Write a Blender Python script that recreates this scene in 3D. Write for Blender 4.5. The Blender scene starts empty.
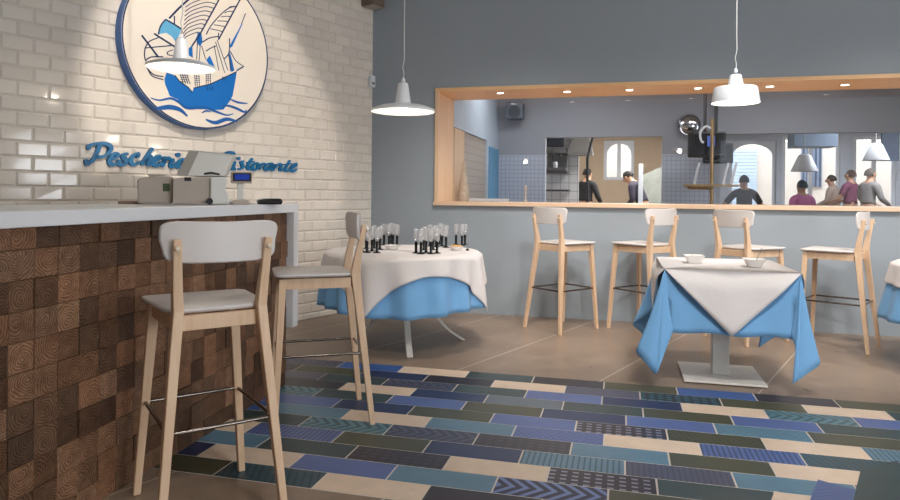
import bpy, math, random
from mathutils import Vector, Matrix
random.seed(7)
S = bpy.context.scene
COL = S.collection
PI = math.pi
# ------------------------------------------------------------------ camera numbers and measuring helpers
F, HZ, CH, ROLL = 665.0, 194.5, 1.1318, math.radians(.549)
def ray(x, y):
    dx, dy = x - 450, y - HZ; c, s = math.cos(ROLL), math.sin(ROLL)
    return Vector(((c*dx + s*dy)/F, 1, -(-s*dx + c*dy)/F))
EYE = Vector((0, 0, CH))
def gz(x, y, z=0.0):
    r = ray(x, y); return EYE + r*((z - CH)/r.z)
def pl(x, y, p, n):
    r = ray(x, y); return EYE + r*(n.dot(p - EYE)/n.dot(r))
def at(x, y, d): return EYE + ray(x, y)*d
A = math.radians(14.48)                       # the building's main axis
U = Vector((math.cos(A), -math.sin(A), 0)); N = Vector((math.sin(A), math.cos(A), 0))
AB = math.radians(36.315)                     # the brick wall runs oblique
UB = Vector((-math.sin(AB), -math.cos(AB), 0)); NB = Vector((math.cos(AB), -math.sin(AB), 0))
CO = gz(370.2, 307.5); CO.z = 0                 # corner of the two walls
def W(u, w, z): return CO + U*u + N*w + Vector((0, 0, z))
def pw(x, y, w):                              # pixel -> (u, z) on the plane w behind the wall face
    p = pl(x, y, CO + N*w, N); return (p - CO).dot(U), p.z
def pb(x, y, off=0.0):                        # pixel -> (s, z) on the brick wall plane
    p = pl(x, y, CO + NB*off, NB); return -(p - CO).dot(UB), p.z
def Mw(): return Matrix(((U.x, N.x, 0, CO.x), (U.y, N.y, 0, CO.y), (0, 0, 1, 0), (0, 0, 0, 1)))          # (u, w, z)
def Mb(): return Matrix(((-UB.x, 0, NB.x, CO.x), (-UB.y, 0, NB.y, CO.y), (0, 1, 0, 0), (0, 0, 0, 1)))     # (x towards the corner, z, out)
MW, MBK = Mw(), Mb()
# ------------------------------------------------------------------ mesh builder
class MB:
    def __init__(s): s.v = []; s.f = []; s.m = []; s.uv = {}; s.uv2 = {}
    def add(s, vs, fs, mi=0):
        b = len(s.v); s.v += [tuple(v) for v in vs]
        for f in fs: s.f.append([b + i for i in f]); s.m.append(mi)
        return s
    def box(s, c, size, M=None, mi=0):
        x, y, z = [q/2 for q in size]; c = Vector(c)
        vs = [c + Vector(p) for p in ((-x,-y,-z),(x,-y,-z),(x,y,-z),(-x,y,-z),(-x,-y,z),(x,-y,z),(x,y,z),(-x,y,z))]
        if M: vs = [M @ v for v in vs]
        fs = [(0,3,2,1),(4,5,6,7),(0,1,5,4),(1,2,6,5),(2,3,7,6),(3,0,4,7)]
        return s.add(vs, fs, mi)
    def bx(s, lo, hi, M=None, mi=0):
        return s.box([(a+b)/2 for a, b in zip(lo, hi)], [abs(b-a) for a, b in zip(lo, hi)], M, mi)
    def loft(s, rings, cap=True, mi=0, M=None):
        n = len(rings[0]); b = []; fs = []
        for r in rings: b += [Vector(p) for p in r]
        if M: b = [M @ v for v in b]
        for k in range(len(rings)-1):
            for i in range(n):
                j = (i+1) % n; fs.append((k*n+i, k*n+j, (k+1)*n+j, (k+1)*n+i))
        if cap:
            fs.append(tuple(reversed(range(n)))); fs.append(tuple((len(rings)-1)*n + i for i in range(n)))
        return s.add(b, fs, mi)
    def legs(s, pts, sizes, mi=0, M=None):                 # rectangular bar with level cross-sections
        return s.loft([[(p[0]-a/2,p[1]-b/2,p[2]),(p[0]+a/2,p[1]-b/2,p[2]),(p[0]+a/2,p[1]+b/2,p[2]),(p[0]-a/2,p[1]+b/2,p[2])] for p, (a, b) in zip(pts, sizes)], True, mi, M)
    def lathe(s, prof, n=24, c=(0,0,0), mi=0, M=None, cap=True):
        rings = [[(c[0]+max(r,1e-4)*math.cos(2*PI*i/n), c[1]+max(r,1e-4)*math.sin(2*PI*i/n), c[2]+z) for i in range(n)] for r, z in prof]
        return s.loft(rings, cap, mi, M)
    def tube(s, path, r, n=8, mi=0, closed=False, M=None):
        P = [Vector(p) for p in path]; rings = []; m = len(P)
        rr = r if isinstance(r, (list, tuple)) else [r]*m
        up = None
        for i in range(m):
            a = P[(i-1) % m] if (closed or i > 0) else P[i]; b = P[(i+1) % m] if (closed or i < m-1) else P[i]
            t = (b - a).normalized()
            if up is None: up = Vector((0,0,1)) if abs(t.z) < .9 else Vector((1,0,0))
            x = t.cross(up).normalized(); y = x.cross(t).normalized(); up = y
            rings.append([P[i] + x*rr[i]*math.cos(2*PI*k/n) + y*rr[i]*math.sin(2*PI*k/n) for k in range(n)])
        if closed: rings.append(rings[0]); 
        return s.loft(rings, not closed, mi, M)
    def prism(s, poly, z0, z1, mi=0, M=None):              # 2-D outline extruded in local z
        n = len(poly)
        vs = [Vector((p[0], p[1], z0)) for p in poly] + [Vector((p[0], p[1], z1)) for p in poly]
        if M: vs = [M @ v for v in vs]
        fs = [tuple(reversed(range(n))), tuple(range(n, 2*n))] + [(i, (i+1) % n, n+(i+1) % n, n+i) for i in range(n)]
        return s.add(vs, fs, mi)
    def ribbon(s, pts, wid, z0, z1, mi=0, M=None):         # flat stroke of given widths
        L = []; R = []; m = len(pts)
        ww = wid if isinstance(wid, (list, tuple)) else [wid]*m
        for i in range(m):
            a = Vector(pts[max(i-1, 0)]); b = Vector(pts[min(i+1, m-1)]); t = b - a
            if t.length < 1e-7: t = Vector((1, 0))
            t.normalize(); nrm = Vector((-t.y, t.x)); p = Vector(pts[i])
            L.append(p + nrm*ww[i]/2); R.append(p - nrm*ww[i]/2)
        for i in range(m-1):
            s.prism([R[i], R[i+1], L[i+1], L[i]], z0, z1, mi, M)
        return s
    def grid(s, rows, mi=0, closed=False):
        n = len(rows[0]); b = [p for r in rows for p in r]; fs = []
        for k in range(len(rows)-1):
            for i in range(n if closed else n-1):
                j = (i+1) % n; fs.append((k*n+i, k*n+j, (k+1)*n+j, (k+1)*n+i))
        return s.add(b, fs, mi)
    def build(s, name, mats, parent=None, smooth=35, bevel=0, seg=2, solid=0, sub=0):
        me = bpy.data.meshes.new(name); me.from_pydata(s.v, [], s.f)
        if not isinstance(mats, (list, tuple)): mats = [mats]
        for m in mats: me.materials.append(m)
        for p, mi in zip(me.polygons, s.m): p.material_index = mi
        if s.uv:
            l = me.uv_layers.new(name='UVMap')
            for p in me.polygons:
                q = s.uv.get(p.index)
                if q:
                    for k, li in enumerate(p.loop_indices): l.data[li].uv = q[k]
        if s.uv2:
            l = me.uv_layers.new(name='rnd')
            for p in me.polygons:
                q = s.uv2.get(p.index)
                if q:
                    for li in p.loop_indices: l.data[li].uv = q
        me.validate(); me.update()
        if smooth and not solid:
            me.shade_smooth(); me.set_sharp_from_angle(angle=math.radians(smooth))
        elif solid: me.shade_smooth()
        o = bpy.data.objects.new(name, me); COL.objects.link(o)
        if parent is not None: o.parent = parent
        if solid:
            md = o.modifiers.new('t', 'SOLIDIFY'); md.thickness = solid; md.offset = 1
        if sub:
            md = o.modifiers.new('s', 'SUBSURF'); md.levels = sub; md.render_levels = sub
        if bevel:
            md = o.modifiers.new('b', 'BEVEL'); md.width = bevel; md.segments = seg; md.limit_method = 'ANGLE'; md.angle_limit = math.radians(40)
        return o
def catmull(P, n=6, closed=False):
    P = [Vector(p) for p in P]; out = []; m = len(P)
    rng = range(m if closed else m-1)
    for i in rng:
        p0 = P[(i-1) % m] if (closed or i > 0) else P[i]; p1 = P[i]; p2 = P[(i+1) % m]; p3 = P[(i+2) % m] if (closed or i < m-2) else P[(i+1) % m]
        for k in range(n):
            t = k/n
            out.append(.5*((2*p1) + (p2-p0)*t + (2*p0-5*p1+4*p2-p3)*t*t + (3*p1-p0-3*p2+p3)*t**3))
    if not closed: out.append(P[-1])
    return out
def tag(o, label=None, cat=None, group=None, kind=None):
    if label: o['label'] = label
    if cat: o['category'] = cat
    if group: o['group'] = group
    if kind: o['kind'] = kind
    return o
def thing(name, label, cat, loc=(0,0,0), rz=0, group=None):
    o = bpy.data.objects.new(name, None); COL.objects.link(o); o.empty_display_size = .1
    o.location = loc; o.rotation_euler = (0, 0, rz); return tag(o, label, cat, group)
def dup(root, loc, rz, label, group=None):
    r = root.copy(); COL.objects.link(r); r.location = loc; r.rotation_euler = (0, 0, rz); r['label'] = label
    if group: r['group'] = group
    for ch in list(root.children):
        c = ch.copy(); COL.objects.link(c); c.parent = r
        for g in list(ch.children):
            d = g.copy(); COL.objects.link(d); d.parent = c
    return r
# ------------------------------------------------------------------ materials
def srgb(r, g, b):
    f = lambda c: (c/12.92 if c <= .04045 else ((c+.055)/1.055)**2.4)
    return (f(r/255), f(g/255), f(b/255), 1)
class NT:
    def __init__(s, name):
        s.m = bpy.data.materials.new(name); s.m.use_nodes = True; s.t = s.m.node_tree; s.n = s.t.nodes
        s.p = s.n['Principled BSDF']
    def new(s, typ, **kw):
        x = s.n.new(typ)
        for k, v in kw.items(): setattr(x, k, v)
        return x
    def link(s, a, b): s.t.links.new(a, b)
    def val(s, sock, v):
        if hasattr(v, 'is_output') or isinstance(v, bpy.types.NodeSocket): s.link(v, sock)
        else: sock.default_value = v
    def math(s, op, a, b=None, c=None):
        x = s.new('ShaderNodeMath', operation=op); s.val(x.inputs[0], a)
        if b is not None: s.val(x.inputs[1], b)
        if c is not None: s.val(x.inputs[2], c)
        return x.outputs[0]
    def mix(s, fac, a, b, mode='MIX'):
        x = s.new('ShaderNodeMix', data_type='RGBA', blend_type=mode); s.val(x.inputs[0], fac); s.val(x.inputs[6], a); s.val(x.inputs[7], b); return x.outputs[2]
    def obj(s): return s.new('ShaderNodeTexCoord').outputs['Object']
    def uvm(s, name='UVMap'): return s.new('ShaderNodeUVMap', uv_map=name).outputs[0]
    def mapping(s, vec, scale=(1,1,1), rot=(0,0,0), loc=(0,0,0)):
        x = s.new('ShaderNodeMapping'); s.link(vec, x.inputs[0]); x.inputs['Scale'].default_value = scale; x.inputs['Rotation'].default_value = rot; x.inputs['Location'].default_value = loc; return x.outputs[0]
    def noise(s, vec, scale=5, detail=4, rough=.55, out=0):
        x = s.new('ShaderNodeTexNoise'); s.link(vec, x.inputs['Vector']); x.inputs['Scale'].default_value = scale; x.inputs['Detail'].default_value = detail; x.inputs['Roughness'].default_value = rough; return x.outputs[out]
    def ramp(s, fac, stops):
        x = s.new('ShaderNodeValToRGB'); s.link(fac, x.inputs[0]); e = x.color_ramp.elements
        e[0].position, e[0].color = stops[0]; e[1].position, e[1].color = stops[-1]
        for p, c in stops[1:-1]: k = e.new(p); k.color = c
        return x.outputs[0]
    def bump(s, h, strength=.2, dist=.01):
        x = s.new('ShaderNodeBump'); s.link(h, x.inputs['Height']); x.inputs['Strength'].default_value = strength; x.inputs['Distance'].default_value = dist; s.link(x.outputs[0], s.p.inputs['Normal'])
    def base(s, c, rough=.5, metal=0, spec=.5):
        s.val(s.p.inputs['Base Color'], c); s.val(s.p.inputs['Roughness'], rough); s.p.inputs['Metallic'].default_value = metal; s.p.inputs['Specular IOR Level'].default_value = spec; return s
def sc(c, k): return (c[0]*k, c[1]*k, c[2]*k, 1)
def plain(name, c, rough=.5, metal=0, var=.08, scale=8, bump=0, spec=.5):
    t = NT(name); v = t.noise(t.obj(), scale, 4)
    col = t.mix(v, sc(c, 1-var), sc(c, 1+var)); t.base(col, rough, metal, spec)
    if bump: t.bump(t.noise(t.obj(), scale*12, 3), bump, .004)
    return t.m
def emit(name, c, k):
    t = NT(name); t.base((0,0,0,1), .5); t.p.inputs['Emission Color'].default_value = c; t.p.inputs['Emission Strength'].default_value = k; return t.m
def wood(name, c1, c2, rough=.45, axis='z', scale=1):
    t = NT(name); s = {'z': (22,22,1.4), 'x': (1.4,22,22), 'y': (22,1.4,22)}[axis]
    v = t.mapping(t.obj(), tuple(q*scale for q in s)); a = t.noise(v, 1.5, 5, .6); b = t.noise(v, 9, 3, .6)
    f = t.math('ADD', t.math('MULTIPLY', a, .7), t.math('MULTIPLY', b, .3))
    t.base(t.ramp(f, [(.3, c1), (.7, c2)]), rough); t.bump(b, .08, .002); return t.m
M = {}
M['beech'] = wood('pale_beech_wood', srgb(206,170,136), srgb(228,198,168), .42)
M['seat_white'] = plain('greyish_white_lacquer', srgb(208,202,199), .38, var=.03)
M['footrest'] = plain('dark_polished_steel', srgb(120,112,106), .22, 1, .05)
M['plug'] = plain('pale_plug', srgb(214,196,176), .4)
M['frame_wood'] = wood('honey_ash_frame', srgb(226,176,124), srgb(240,200,152), .4, 'x', .6)
M['sill_wood'] = wood('pale_sill_wood', srgb(214,178,146), srgb(230,200,172), .4, 'x', .6)
M['jamb_wood'] = wood('honey_ash_jamb', srgb(216,180,144), srgb(234,204,172), .4, 'z', .6)
M['white_top'] = plain('white_worktop', srgb(226,228,232), .28, var=.015)
M['blue_wall'] = plain('blue_grey_paint', srgb(152,160,167), .75, var=.05, scale=1.3, bump=.05)
M['white_paint'] = plain('white_paint', srgb(215,215,212), .7, var=.03)
M['grey_paint'] = plain('grey_kitchen_paint', srgb(154,158,168), .6, var=.03)
M['bluewhite'] = plain('bluish_white_paint', srgb(184,198,214), .5, var=.03)
M['lamp_white'] = plain('white_enamel', srgb(214,218,224), .3, var=.02)
M['lamp_in'] = plain('white_enamel_inside', srgb(240,236,228), .5, var=.02)
M['bulb'] = emit('warm_bulb', (1,.86,.68,1), 9)
M['spot_emit'] = emit('downlight_lens', (1,.9,.75,1), 9)
M['cord'] = plain('grey_cord', srgb(190,192,192), .5)
M['chrome'] = plain('chrome', srgb(200,200,204), .12, 1, .03)
M['black'] = plain('black_plastic', srgb(24,24,26), .35, var=.1)
M['black_stem'] = plain('black_glass_stem', srgb(14,13,15), .15)
M['metal_white'] = plain('white_powder_coat', srgb(222,218,212), .35, var=.02)
M['blue_letter'] = plain('blue_lettering', srgb(14,108,160), .3, var=.05)
M['letter_edge'] = plain('pale_blue_lettering_edge', srgb(22,128,178), .4, var=.04)
M['logo_cream'] = plain('cream_board', srgb(244,234,220), .5, var=.02)
M['logo_blue'] = plain('ship_blue', srgb(10,112,196), .4, var=.05)
M['logo_rim'] = plain('rim_blue', srgb(22,96,172), .35, var=.05)
M['logo_dark'] = plain('dark_blue_line', srgb(14,44,84), .4, var=.05)
M['logo_light'] = plain('light_blue_flag', srgb(104,180,222), .4, var=.08)
M['beige_pl'] = plain('beige_plastic', srgb(176,164,152), .5, var=.03)
M['offwhite_pl'] = plain('off_white_plastic', srgb(216,214,208), .42, var=.03)
M['lcd'] = plain('blue_display', srgb(34,70,190), .2, var=.1)
M['cloth_white'] = None
def cloth(name, c, weave=260):
    t = NT(name); v = t.obj(); n = t.noise(v, 3, 4); w = t.noise(v, weave, 2)
    t.base(t.mix(n, sc(c, .95), sc(c, 1.05)), .85, 0, .2); t.p.inputs['Sheen Weight'].default_value = .15
    h = t.math('ADD', t.math('MULTIPLY', t.noise(v, 14, 5, .6), .6), t.math('MULTIPLY', w, .12)); t.bump(h, .35, .01); return t.m
M['cloth_white'] = cloth('white_linen', srgb(222,216,214))
M['cloth_blue'] = cloth('sky_blue_linen', srgb(120,172,218))
def glass_mat(name, f0=.045, tint=(1,1,1,1), rough=0.0, highlight_white=0.0):
    m = bpy.data.materials.new(name); m.use_nodes = True; t = m.node_tree; n = t.nodes; n.clear()
    o = n.new('ShaderNodeOutputMaterial'); mx = n.new('ShaderNodeMixShader'); lw = n.new('ShaderNodeLayerWeight'); lw.inputs[0].default_value = .5
    pw_ = n.new('ShaderNodeMath'); pw_.operation = 'POWER'; pw_.inputs[1].default_value = 4.0; ad = n.new('ShaderNodeMath'); ad.operation = 'MULTIPLY_ADD'; ad.inputs[1].default_value = .8; ad.inputs[2].default_value = f0
    tr = n.new('ShaderNodeBsdfTransparent'); tr.inputs[0].default_value = tint; gl = n.new('ShaderNodeBsdfGlossy'); gl.inputs['Roughness'].default_value = rough
    L = t.links.new; L(lw.outputs['Facing'], pw_.inputs[0]); L(pw_.outputs[0], ad.inputs[0]); L(ad.outputs[0], mx.inputs[0]); L(gl.outputs[0], mx.inputs[2])
    if highlight_white:
        df = n.new('ShaderNodeBsdfDiffuse'); df.inputs[0].default_value = (.9,.9,.9,1); m2 = n.new('ShaderNodeMixShader'); m2.inputs[0].default_value = highlight_white; L(tr.outputs[0], m2.inputs[1]); L(df.outputs[0], m2.inputs[2]); L(m2.outputs[0], mx.inputs[1])
    else: L(tr.outputs[0], mx.inputs[1])
    L(mx.outputs[0], o.inputs[0]); return m
M['pane'] = glass_mat('window_glass', .035, (.96,.97,.985,1))
M['flute'] = glass_mat('drinking_glass', .08, (.97,.97,.975,1), .03, .14)  # white diffuse share in the glass stands in for bright highlights
def concrete():
    t = NT('brown_grey_concrete'); v = t.obj()
    a = t.noise(v, 1.1, 6, .62); b = t.noise(v, 6, 5, .65); c = t.noise(v, 90, 2)
    col = t.ramp(t.math('ADD', t.math('MULTIPLY', a, .6), t.math('MULTIPLY', b, .4)), [(.28, srgb(114,96,82)), (.5, srgb(140,121,105)), (.72, srgb(162,143,126))])
    # slab joints along the oblique wall direction
    dp = t.new('ShaderNodeVectorMath', operation='DOT_PRODUCT'); t.link(v, dp.inputs[0]); an = math.radians(36); dp.inputs[1].default_value = (math.cos(an), -math.sin(an), 0)
    fy = t.math('FRACT', t.math('ADD', t.math('DIVIDE', t.math('ADD', dp.outputs['Value'], 1.64), .833), 40.5))
    j = t.math('LESS_THAN', t.math('ABSOLUTE', t.math('SUBTRACT', fy, .5)), .005)
    col = t.mix(j, col, srgb(196,184,170))
    t.base(col, t.math('ADD', t.math('MULTIPLY', b, .25), .2), 0, .45); t.bump(c, .03, .002); return t.m
JOINT = 0.0
def glazed(name, c, rough=.09, var=.05):
    t = NT(name); r = t.uvm('rnd'); sep = t.new('ShaderNodeSeparateXYZ'); t.link(r, sep.inputs[0])
    k = t.math('ADD', t.math('MULTIPLY', sep.outputs[0], var*2), 1-var)
    x = t.new('ShaderNodeCombineColor'); [t.link(k, x.inputs[i]) for i in range(3)]
    col = t.mix(1.0, c, x.outputs[0], 'MULTIPLY')
    t.base(col, rough, 0, .5); t.bump(t.noise(t.obj(), 9, 2), .04, .01); return t.m
M['brick'] = glazed('cream_glazed_brick', srgb(226,218,208))
M['grout'] = plain('pale_grout', srgb(214,205,195), .7)
def endgrain():
    t = NT('end_grain_blocks'); uv = t.uvm(); r = t.uvm('rnd')
    sr = t.new('ShaderNodeSeparateXYZ'); t.link(r, sr.inputs[0])
    sh = t.new('ShaderNodeVectorMath', operation='MULTIPLY_ADD'); t.link(r, sh.inputs[0]); sh.inputs[1].default_value = (7,7,0); t.link(uv, sh.inputs[2]); uv_s = sh.outputs[0]
    ns = t.noise(uv_s, 13, 3, out=1)
    vv = t.new('ShaderNodeVectorMath', operation='MULTIPLY_ADD'); t.link(ns, vv.inputs[0]); vv.inputs[1].default_value = (.044,.044,.0); t.link(uv, vv.inputs[2])
    ln = t.new('ShaderNodeVectorMath', operation='LENGTH'); sub = t.new('ShaderNodeVectorMath', operation='SUBTRACT'); t.link(vv.outputs[0], sub.inputs[0]); sub.inputs[1].default_value = (.047,.047,0)
    t.link(sub.outputs[0], ln.inputs[0])
    d = ln.outputs['Value']
    rings = t.math('SINE', t.math('MULTIPLY', d, 640.0)); rings = t.math('ADD', t.math('MULTIPLY', rings, .5), .5)
    fine = t.noise(uv_s, 160, 3)
    f = t.math('ADD', t.math('MULTIPLY', rings, .26), t.math('ADD', t.math('MULTIPLY', fine, .38), t.math('MULTIPLY', t.noise(uv_s, 26, 4), .46)))
    col = t.ramp(f, [(.2, srgb(60,39,27)), (.5, srgb(110,78,56)), (.85, srgb(166,130,102))])
    k = t.math('ADD', t.math('MULTIPLY', sr.outputs[0], .95), .38)
    x = t.new('ShaderNodeCombineColor'); t.link(k, x.inputs[0]); t.link(t.math('MULTIPLY', k, t.math('ADD', t.math('MULTIPLY', sr.outputs[1], .14), .92)), x.inputs[1]); t.link(t.math('MULTIPLY', k, t.math('ADD', t.math('MULTIPLY', sr.outputs[1], .25), .86)), x.inputs[2])
    t.base(t.mix(1.0, col, x.outputs[0], 'MULTIPLY'), .55, 0, .35); t.bump(f, .25, .004); return t.m
M['endgrain'] = endgrain()
def tilemat(name, ca, cb=None, pat=None, rough=.38):
    t = NT(name); uv = t.uvm(); n = t.noise(t.obj(), 7, 5, .65)
    col = t.mix(n, sc(ca, .78), sc(ca, 1.22))
    if pat:
        sp = t.new('ShaderNodeSeparateXYZ'); t.link(uv, sp.inputs[0]); u, v = sp.outputs[0], sp.outputs[1]
        fr = lambda x: t.math('FRACT', x); lt = lambda x, k: t.math('LESS_THAN', x, k)
        mul = lambda a, b: t.math('MULTIPLY', a, b); ad = lambda a, b: t.math('ADD', a, b)
        if pat == 'stripe': k = lt(fr(mul(u, 6.0)), .35)
        elif pat == 'zig': k = lt(fr(ad(mul(u, 2.6), mul(t.math('ABSOLUTE', t.math('SUBTRACT', v, .5)), 2.4))), .45)
        elif pat == 'dash': k = mul(lt(fr(mul(u, 3.0)), .55), lt(fr(mul(v, 4.0)), .35))
        elif pat == 'cross': k = t.math('MAXIMUM', lt(fr(ad(mul(u, 4), mul(v, 3))), .14), lt(fr(t.math('ADD', t.math('SUBTRACT', mul(u, 4), mul(v, 3)), 8.0)), .14))
        else: k = lt(fr(ad(mul(u, 4.5), mul(v, 1.6))), .3)
        col = t.mix(mul(k, .62), col, cb)
    t.base(col, rough, 0, .4); t.bump(n, .06, .003); return t.m
def mosaic(name, c, g, s=.06):
    t = NT(name); v = t.mapping(t.obj(), (1,1,1))
    sp = t.new('ShaderNodeSeparateXYZ'); t.link(v, sp.inputs[0])
    def line(q): return t.math('LESS_THAN', t.math('FRACT', t.math('ADD', t.math('DIVIDE', q, s), 100.0)), .1)
    k = t.math('MAXIMUM', line(sp.outputs[0]), line(sp.outputs[2]))
    t.base(t.mix(k, c, g), .3); return t.m
M['mosaic'] = mosaic('grey_mosaic', srgb(186,194,210), srgb(146,152,168))
M['mosaic_white'] = mosaic('white_kitchen_tiles', srgb(205,205,206), srgb(160,162,168), .15)
M['mosaic_beige'] = mosaic('beige_column_tiles', srgb(176,164,152), srgb(140,130,122), .09)
# ------------------------------------------------------------------ the setting
M['concrete'] = concrete()
RX, RY = 6.3, -4.2                               # right and rear limits of the room
CEIL = 3.7
WIN_RIGHT = [(1.5, 2.5, 1.15, 1.95), (-1.3, .3, .9, 2.25), (-3.6, -2.1, .9, 2.25)]
WIN_REAR = [(1.3, 2.1, .05, 2.5), (4.95, 6.15, .9, 3.0)]
m = MB(); m.bx((-6.6, RY-.2, -.2), (19, 24, 0)); fl = m.build('floor', M['concrete'], smooth=0); tag(fl, kind='structure')
m = MB(); m.bx((-6.6, RY-.2, CEIL), (RX+.2, 7.2, CEIL+.15)); tag(m.build('ceiling', M['white_paint'], smooth=0), kind='structure')
def holed(name, a0, a1, z1, holes, place, mat):
    m = MB(); hs = sorted(holes); cur = a0
    for (h0, h1, b0, b1) in hs:
        place(m, cur, h0, 0, z1); place(m, h0, h1, 0, b0); place(m, h0, h1, b1, z1); cur = h1
    place(m, cur, a1, 0, z1); return tag(m.build(name, mat, smooth=0), kind='structure')
holed('wall_right', RY, 5.2, CEIL, WIN_RIGHT, lambda m, a, b, c, d: m.bx((RX, a, c), (RX+.2, b, d)), M['white_paint'])
holed('wall_rear', -6.4, RX, CEIL, WIN_REAR, lambda m, a, b, c, d: m.bx((a, RY-.2, c), (b, RY, d)), M['white_paint'])
m = MB(); m.bx((-6.6, RY-.2, 0), (-6.4, -1.2, CEIL)); tag(m.build('wall_left_rear', M['white_paint'], smooth=0), kind='structure')
# blue-grey wall with the wide opening to the kitchen
REV = .55                                        # depth of the reveal
UL, UR = pw(434.5, 150, -.02)[0], 6.3
ZB, ZT = pw(660, 208.4, -.03)[1], pw(670, 80.5, -.02)[1]   # opening in the masonry
m = MB()
m.bx((-.02, 0, 0), (UL, REV, CEIL)); m.bx((UL, 0, 0), (UR, REV, ZB)); m.bx((UL, 0, ZT), (UR, REV, CEIL)); m.bx((UR, 0, 0), (7.3, REV, CEIL))
wb = m.build('wall_back', M['blue_wall'], smooth=0); wb.matrix_world = MW; tag(wb, kind='structure')
# bevelled brick wall, every brick modelled
BH, BL, G = .0918, .1836, .004
m = MB(); LEN = 8.6
m.bx((-LEN, -.0, -.25), (0, CEIL, 0), mi=1)
x_ref = pb(17, 25)[0]; z_ref = pb(0, 48.3)[1]; z0 = z_ref - math.ceil(z_ref/BH)*BH
k_ref = round((pb(17, 26)[1] - z0)/BH - .5)
rows = int(CEIL/BH) + 2; nb = int(LEN/BL) + 3
for r in range(rows):
    for c in range(nb):
        off = x_ref + (0 if (r - k_ref) % 2 == 0 else BL/2)
        off = off - math.floor(off/BL)*BL - BL
        x1 = off - c*BL + BL; x0 = x1 - BL; za = z0 + r*BH; zb = za + BH
        x0, x1 = x0 + G/2, x1 - G/2; za, zb = za + G/2, zb - G/2
        x1 = min(x1, -.001); za = max(za, 0); zb = min(zb, CEIL)
        if x1 - x0 < .02 or zb - za < .01 or x0 < -LEN: continue
        bv = .010; t0, t1 = .0005, .009; q = lambda: random.uniform(-.0006, .0006)
        vs = [(x0,za,t0),(x1,za,t0),(x1,zb,t0),(x0,zb,t0),(x0+bv,za+bv,t1+q()),(x1-bv,za+bv,t1+q()),(x1-bv,zb-bv,t1+q()),(x0+bv,zb-bv,t1+q())]
        b = len(m.f); m.add(vs, [(4,5,6,7),(0,1,5,4),(1,2,6,5),(2,3,7,6),(3,0,4,7)], 0)
        rv = (random.random(), random.random())
        for i in range(5): m.uv2[b+i] = rv
bw = m.build('wall_left', [M['brick'], M['grout']], smooth=0); bw.matrix_world = MBK; tag(bw, kind='structure')
# ------------------------------------------------------------------ inlay of coloured floor tiles
C_ = {'S': srgb(220,198,176), 'B': srgb(52,92,158), 'M': srgb(84,104,158), 'N': srgb(38,54,92), 'G': srgb(52,70,72), 'O': srgb(72,74,56), 'K': srgb(44,42,54), 'T': srgb(92,128,150), 'A': srgb(78,82,104), 'R': srgb(96,108,120)}
dk = srgb(24,28,44); lt_ = srgb(120,140,170)
TM = {k: tilemat('floor_tile_' + nme, C_[k]) for k, nme in zip('SBMNGOKTAR', ['sand','bright_blue','slate_blue','navy','dark_green','olive','charcoal','teal','grey_violet','grey_teal'])}
for k, (a, b, p) in {'s': (C_['M'], dk, 'stripe'), 'z': (C_['A'], dk, 'zig'), 'd': (srgb(42,38,50), srgb(176,176,196), 'dash'), 'c': (C_['M'], srgb(44,60,110), 'cross'),
                     't': (C_['T'], srgb(24,52,70), 'stripe'), 'y': (srgb(86,130,144), srgb(10,22,36), 'zig'), 'h': (C_['T'], srgb(60,96,110), 'cross'), 'e': (srgb(26,44,60), srgb(84,150,166), 'dash'),
                     'g': (srgb(50,80,90), srgb(20,34,46), 'diag'), 'n': (srgb(30,34,62), srgb(128,154,214), 'zig'), 'k': (C_['K'], srgb(80,76,88), 'dash'), 'o': (C_['O'], srgb(46,48,38), 'diag'), 'a': (C_['A'], srgb(52,54,74), 'stripe')}.items():
    TM[k] = tilemat('floor_tile_pattern_%s' % {'s':'blue_stripe','z':'violet_zigzag','d':'white_dash','c':'blue_lattice','t':'teal_stripe','y':'teal_zigzag','h':'teal_lattice','e':'teal_dash','g':'green_hatch','n':'navy_zigzag','k':'charcoal_dash','o':'olive_hatch','a':'violet_stripe'}[k], a, b, p)
keys = list(TM); tmats = [TM[k] for k in keys] + [plain('light_tile_grout', srgb(214,206,196), .8)]
PIT, B0, TL = .1517, 4.152, .452
ROWS = [  # joints as seen along each row: (joint, colour of the tile that ends there)
 [(341,'z'),(401,'B'),(467,'S'),(533,'G'),(604,'K'),(677,'O'),(755,'B'),(837,'K'),(915,'O')],
 [(298,'K'),(362,'O'),(426,'N'),(493,'K'),(565,'S'),(640,'A'),(721,'e'),(805,'O'),(890,'S'),(980,'G')],
 [(322,'A'),(385,'G'),(455,'z'),(526,'G'),(602,'M'),(682,'N'),(766,'S'),(856,'y'),(950,'M')],
 [(343,'K'),(413,'S'),(486,'N'),(563,'R'),(643,'G'),(732,'O'),(820,'M'),(916,'G')],
 [(318,'y'),(390,'G'),(464,'M'),(542,'O'),(626,'N'),(715,'M'),(810,'h'),(914,'O')],
 [(337,'M'),(411,'N'),(492,'O'),(576,'M'),(667,'d'),(764,'o'),(866,'S'),(975,'t')],
 [(346,'T'),(428,'S'),(514,'T'),(604,'c'),(700,'S'),(803,'s'),(918,'g')],
 [(305,'G'),(388,'y'),(476,'z'),(571,'k'),(669,'T'),(773,'O'),(885,'S')],
 [(253,'S'),(338,'s'),(427,'O'),(521,'N'),(625,'t'),(734,'a'),(860,'T')],
 [(264,'T'),(352,'G'),(447,'k'),(548,'S'),(657,'d'),(778,'G'),(905,'S')],
 [(207,'N'),(297,'S'),(392,'M'),(495,'T'),(608,'n'),(730,'O'),(865,'S')],
 [(223,'O'),(320,'g'),(425,'S'),(540,'K'),(665,'M'),(795,'O')]]
m = MB(); m.bx((-2.6, 0, .0005), (2.3, 12*PIT, .0015), mi=len(keys))
def ab(p): return p.dot(U), p.dot(N)
gw = .0038
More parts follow.
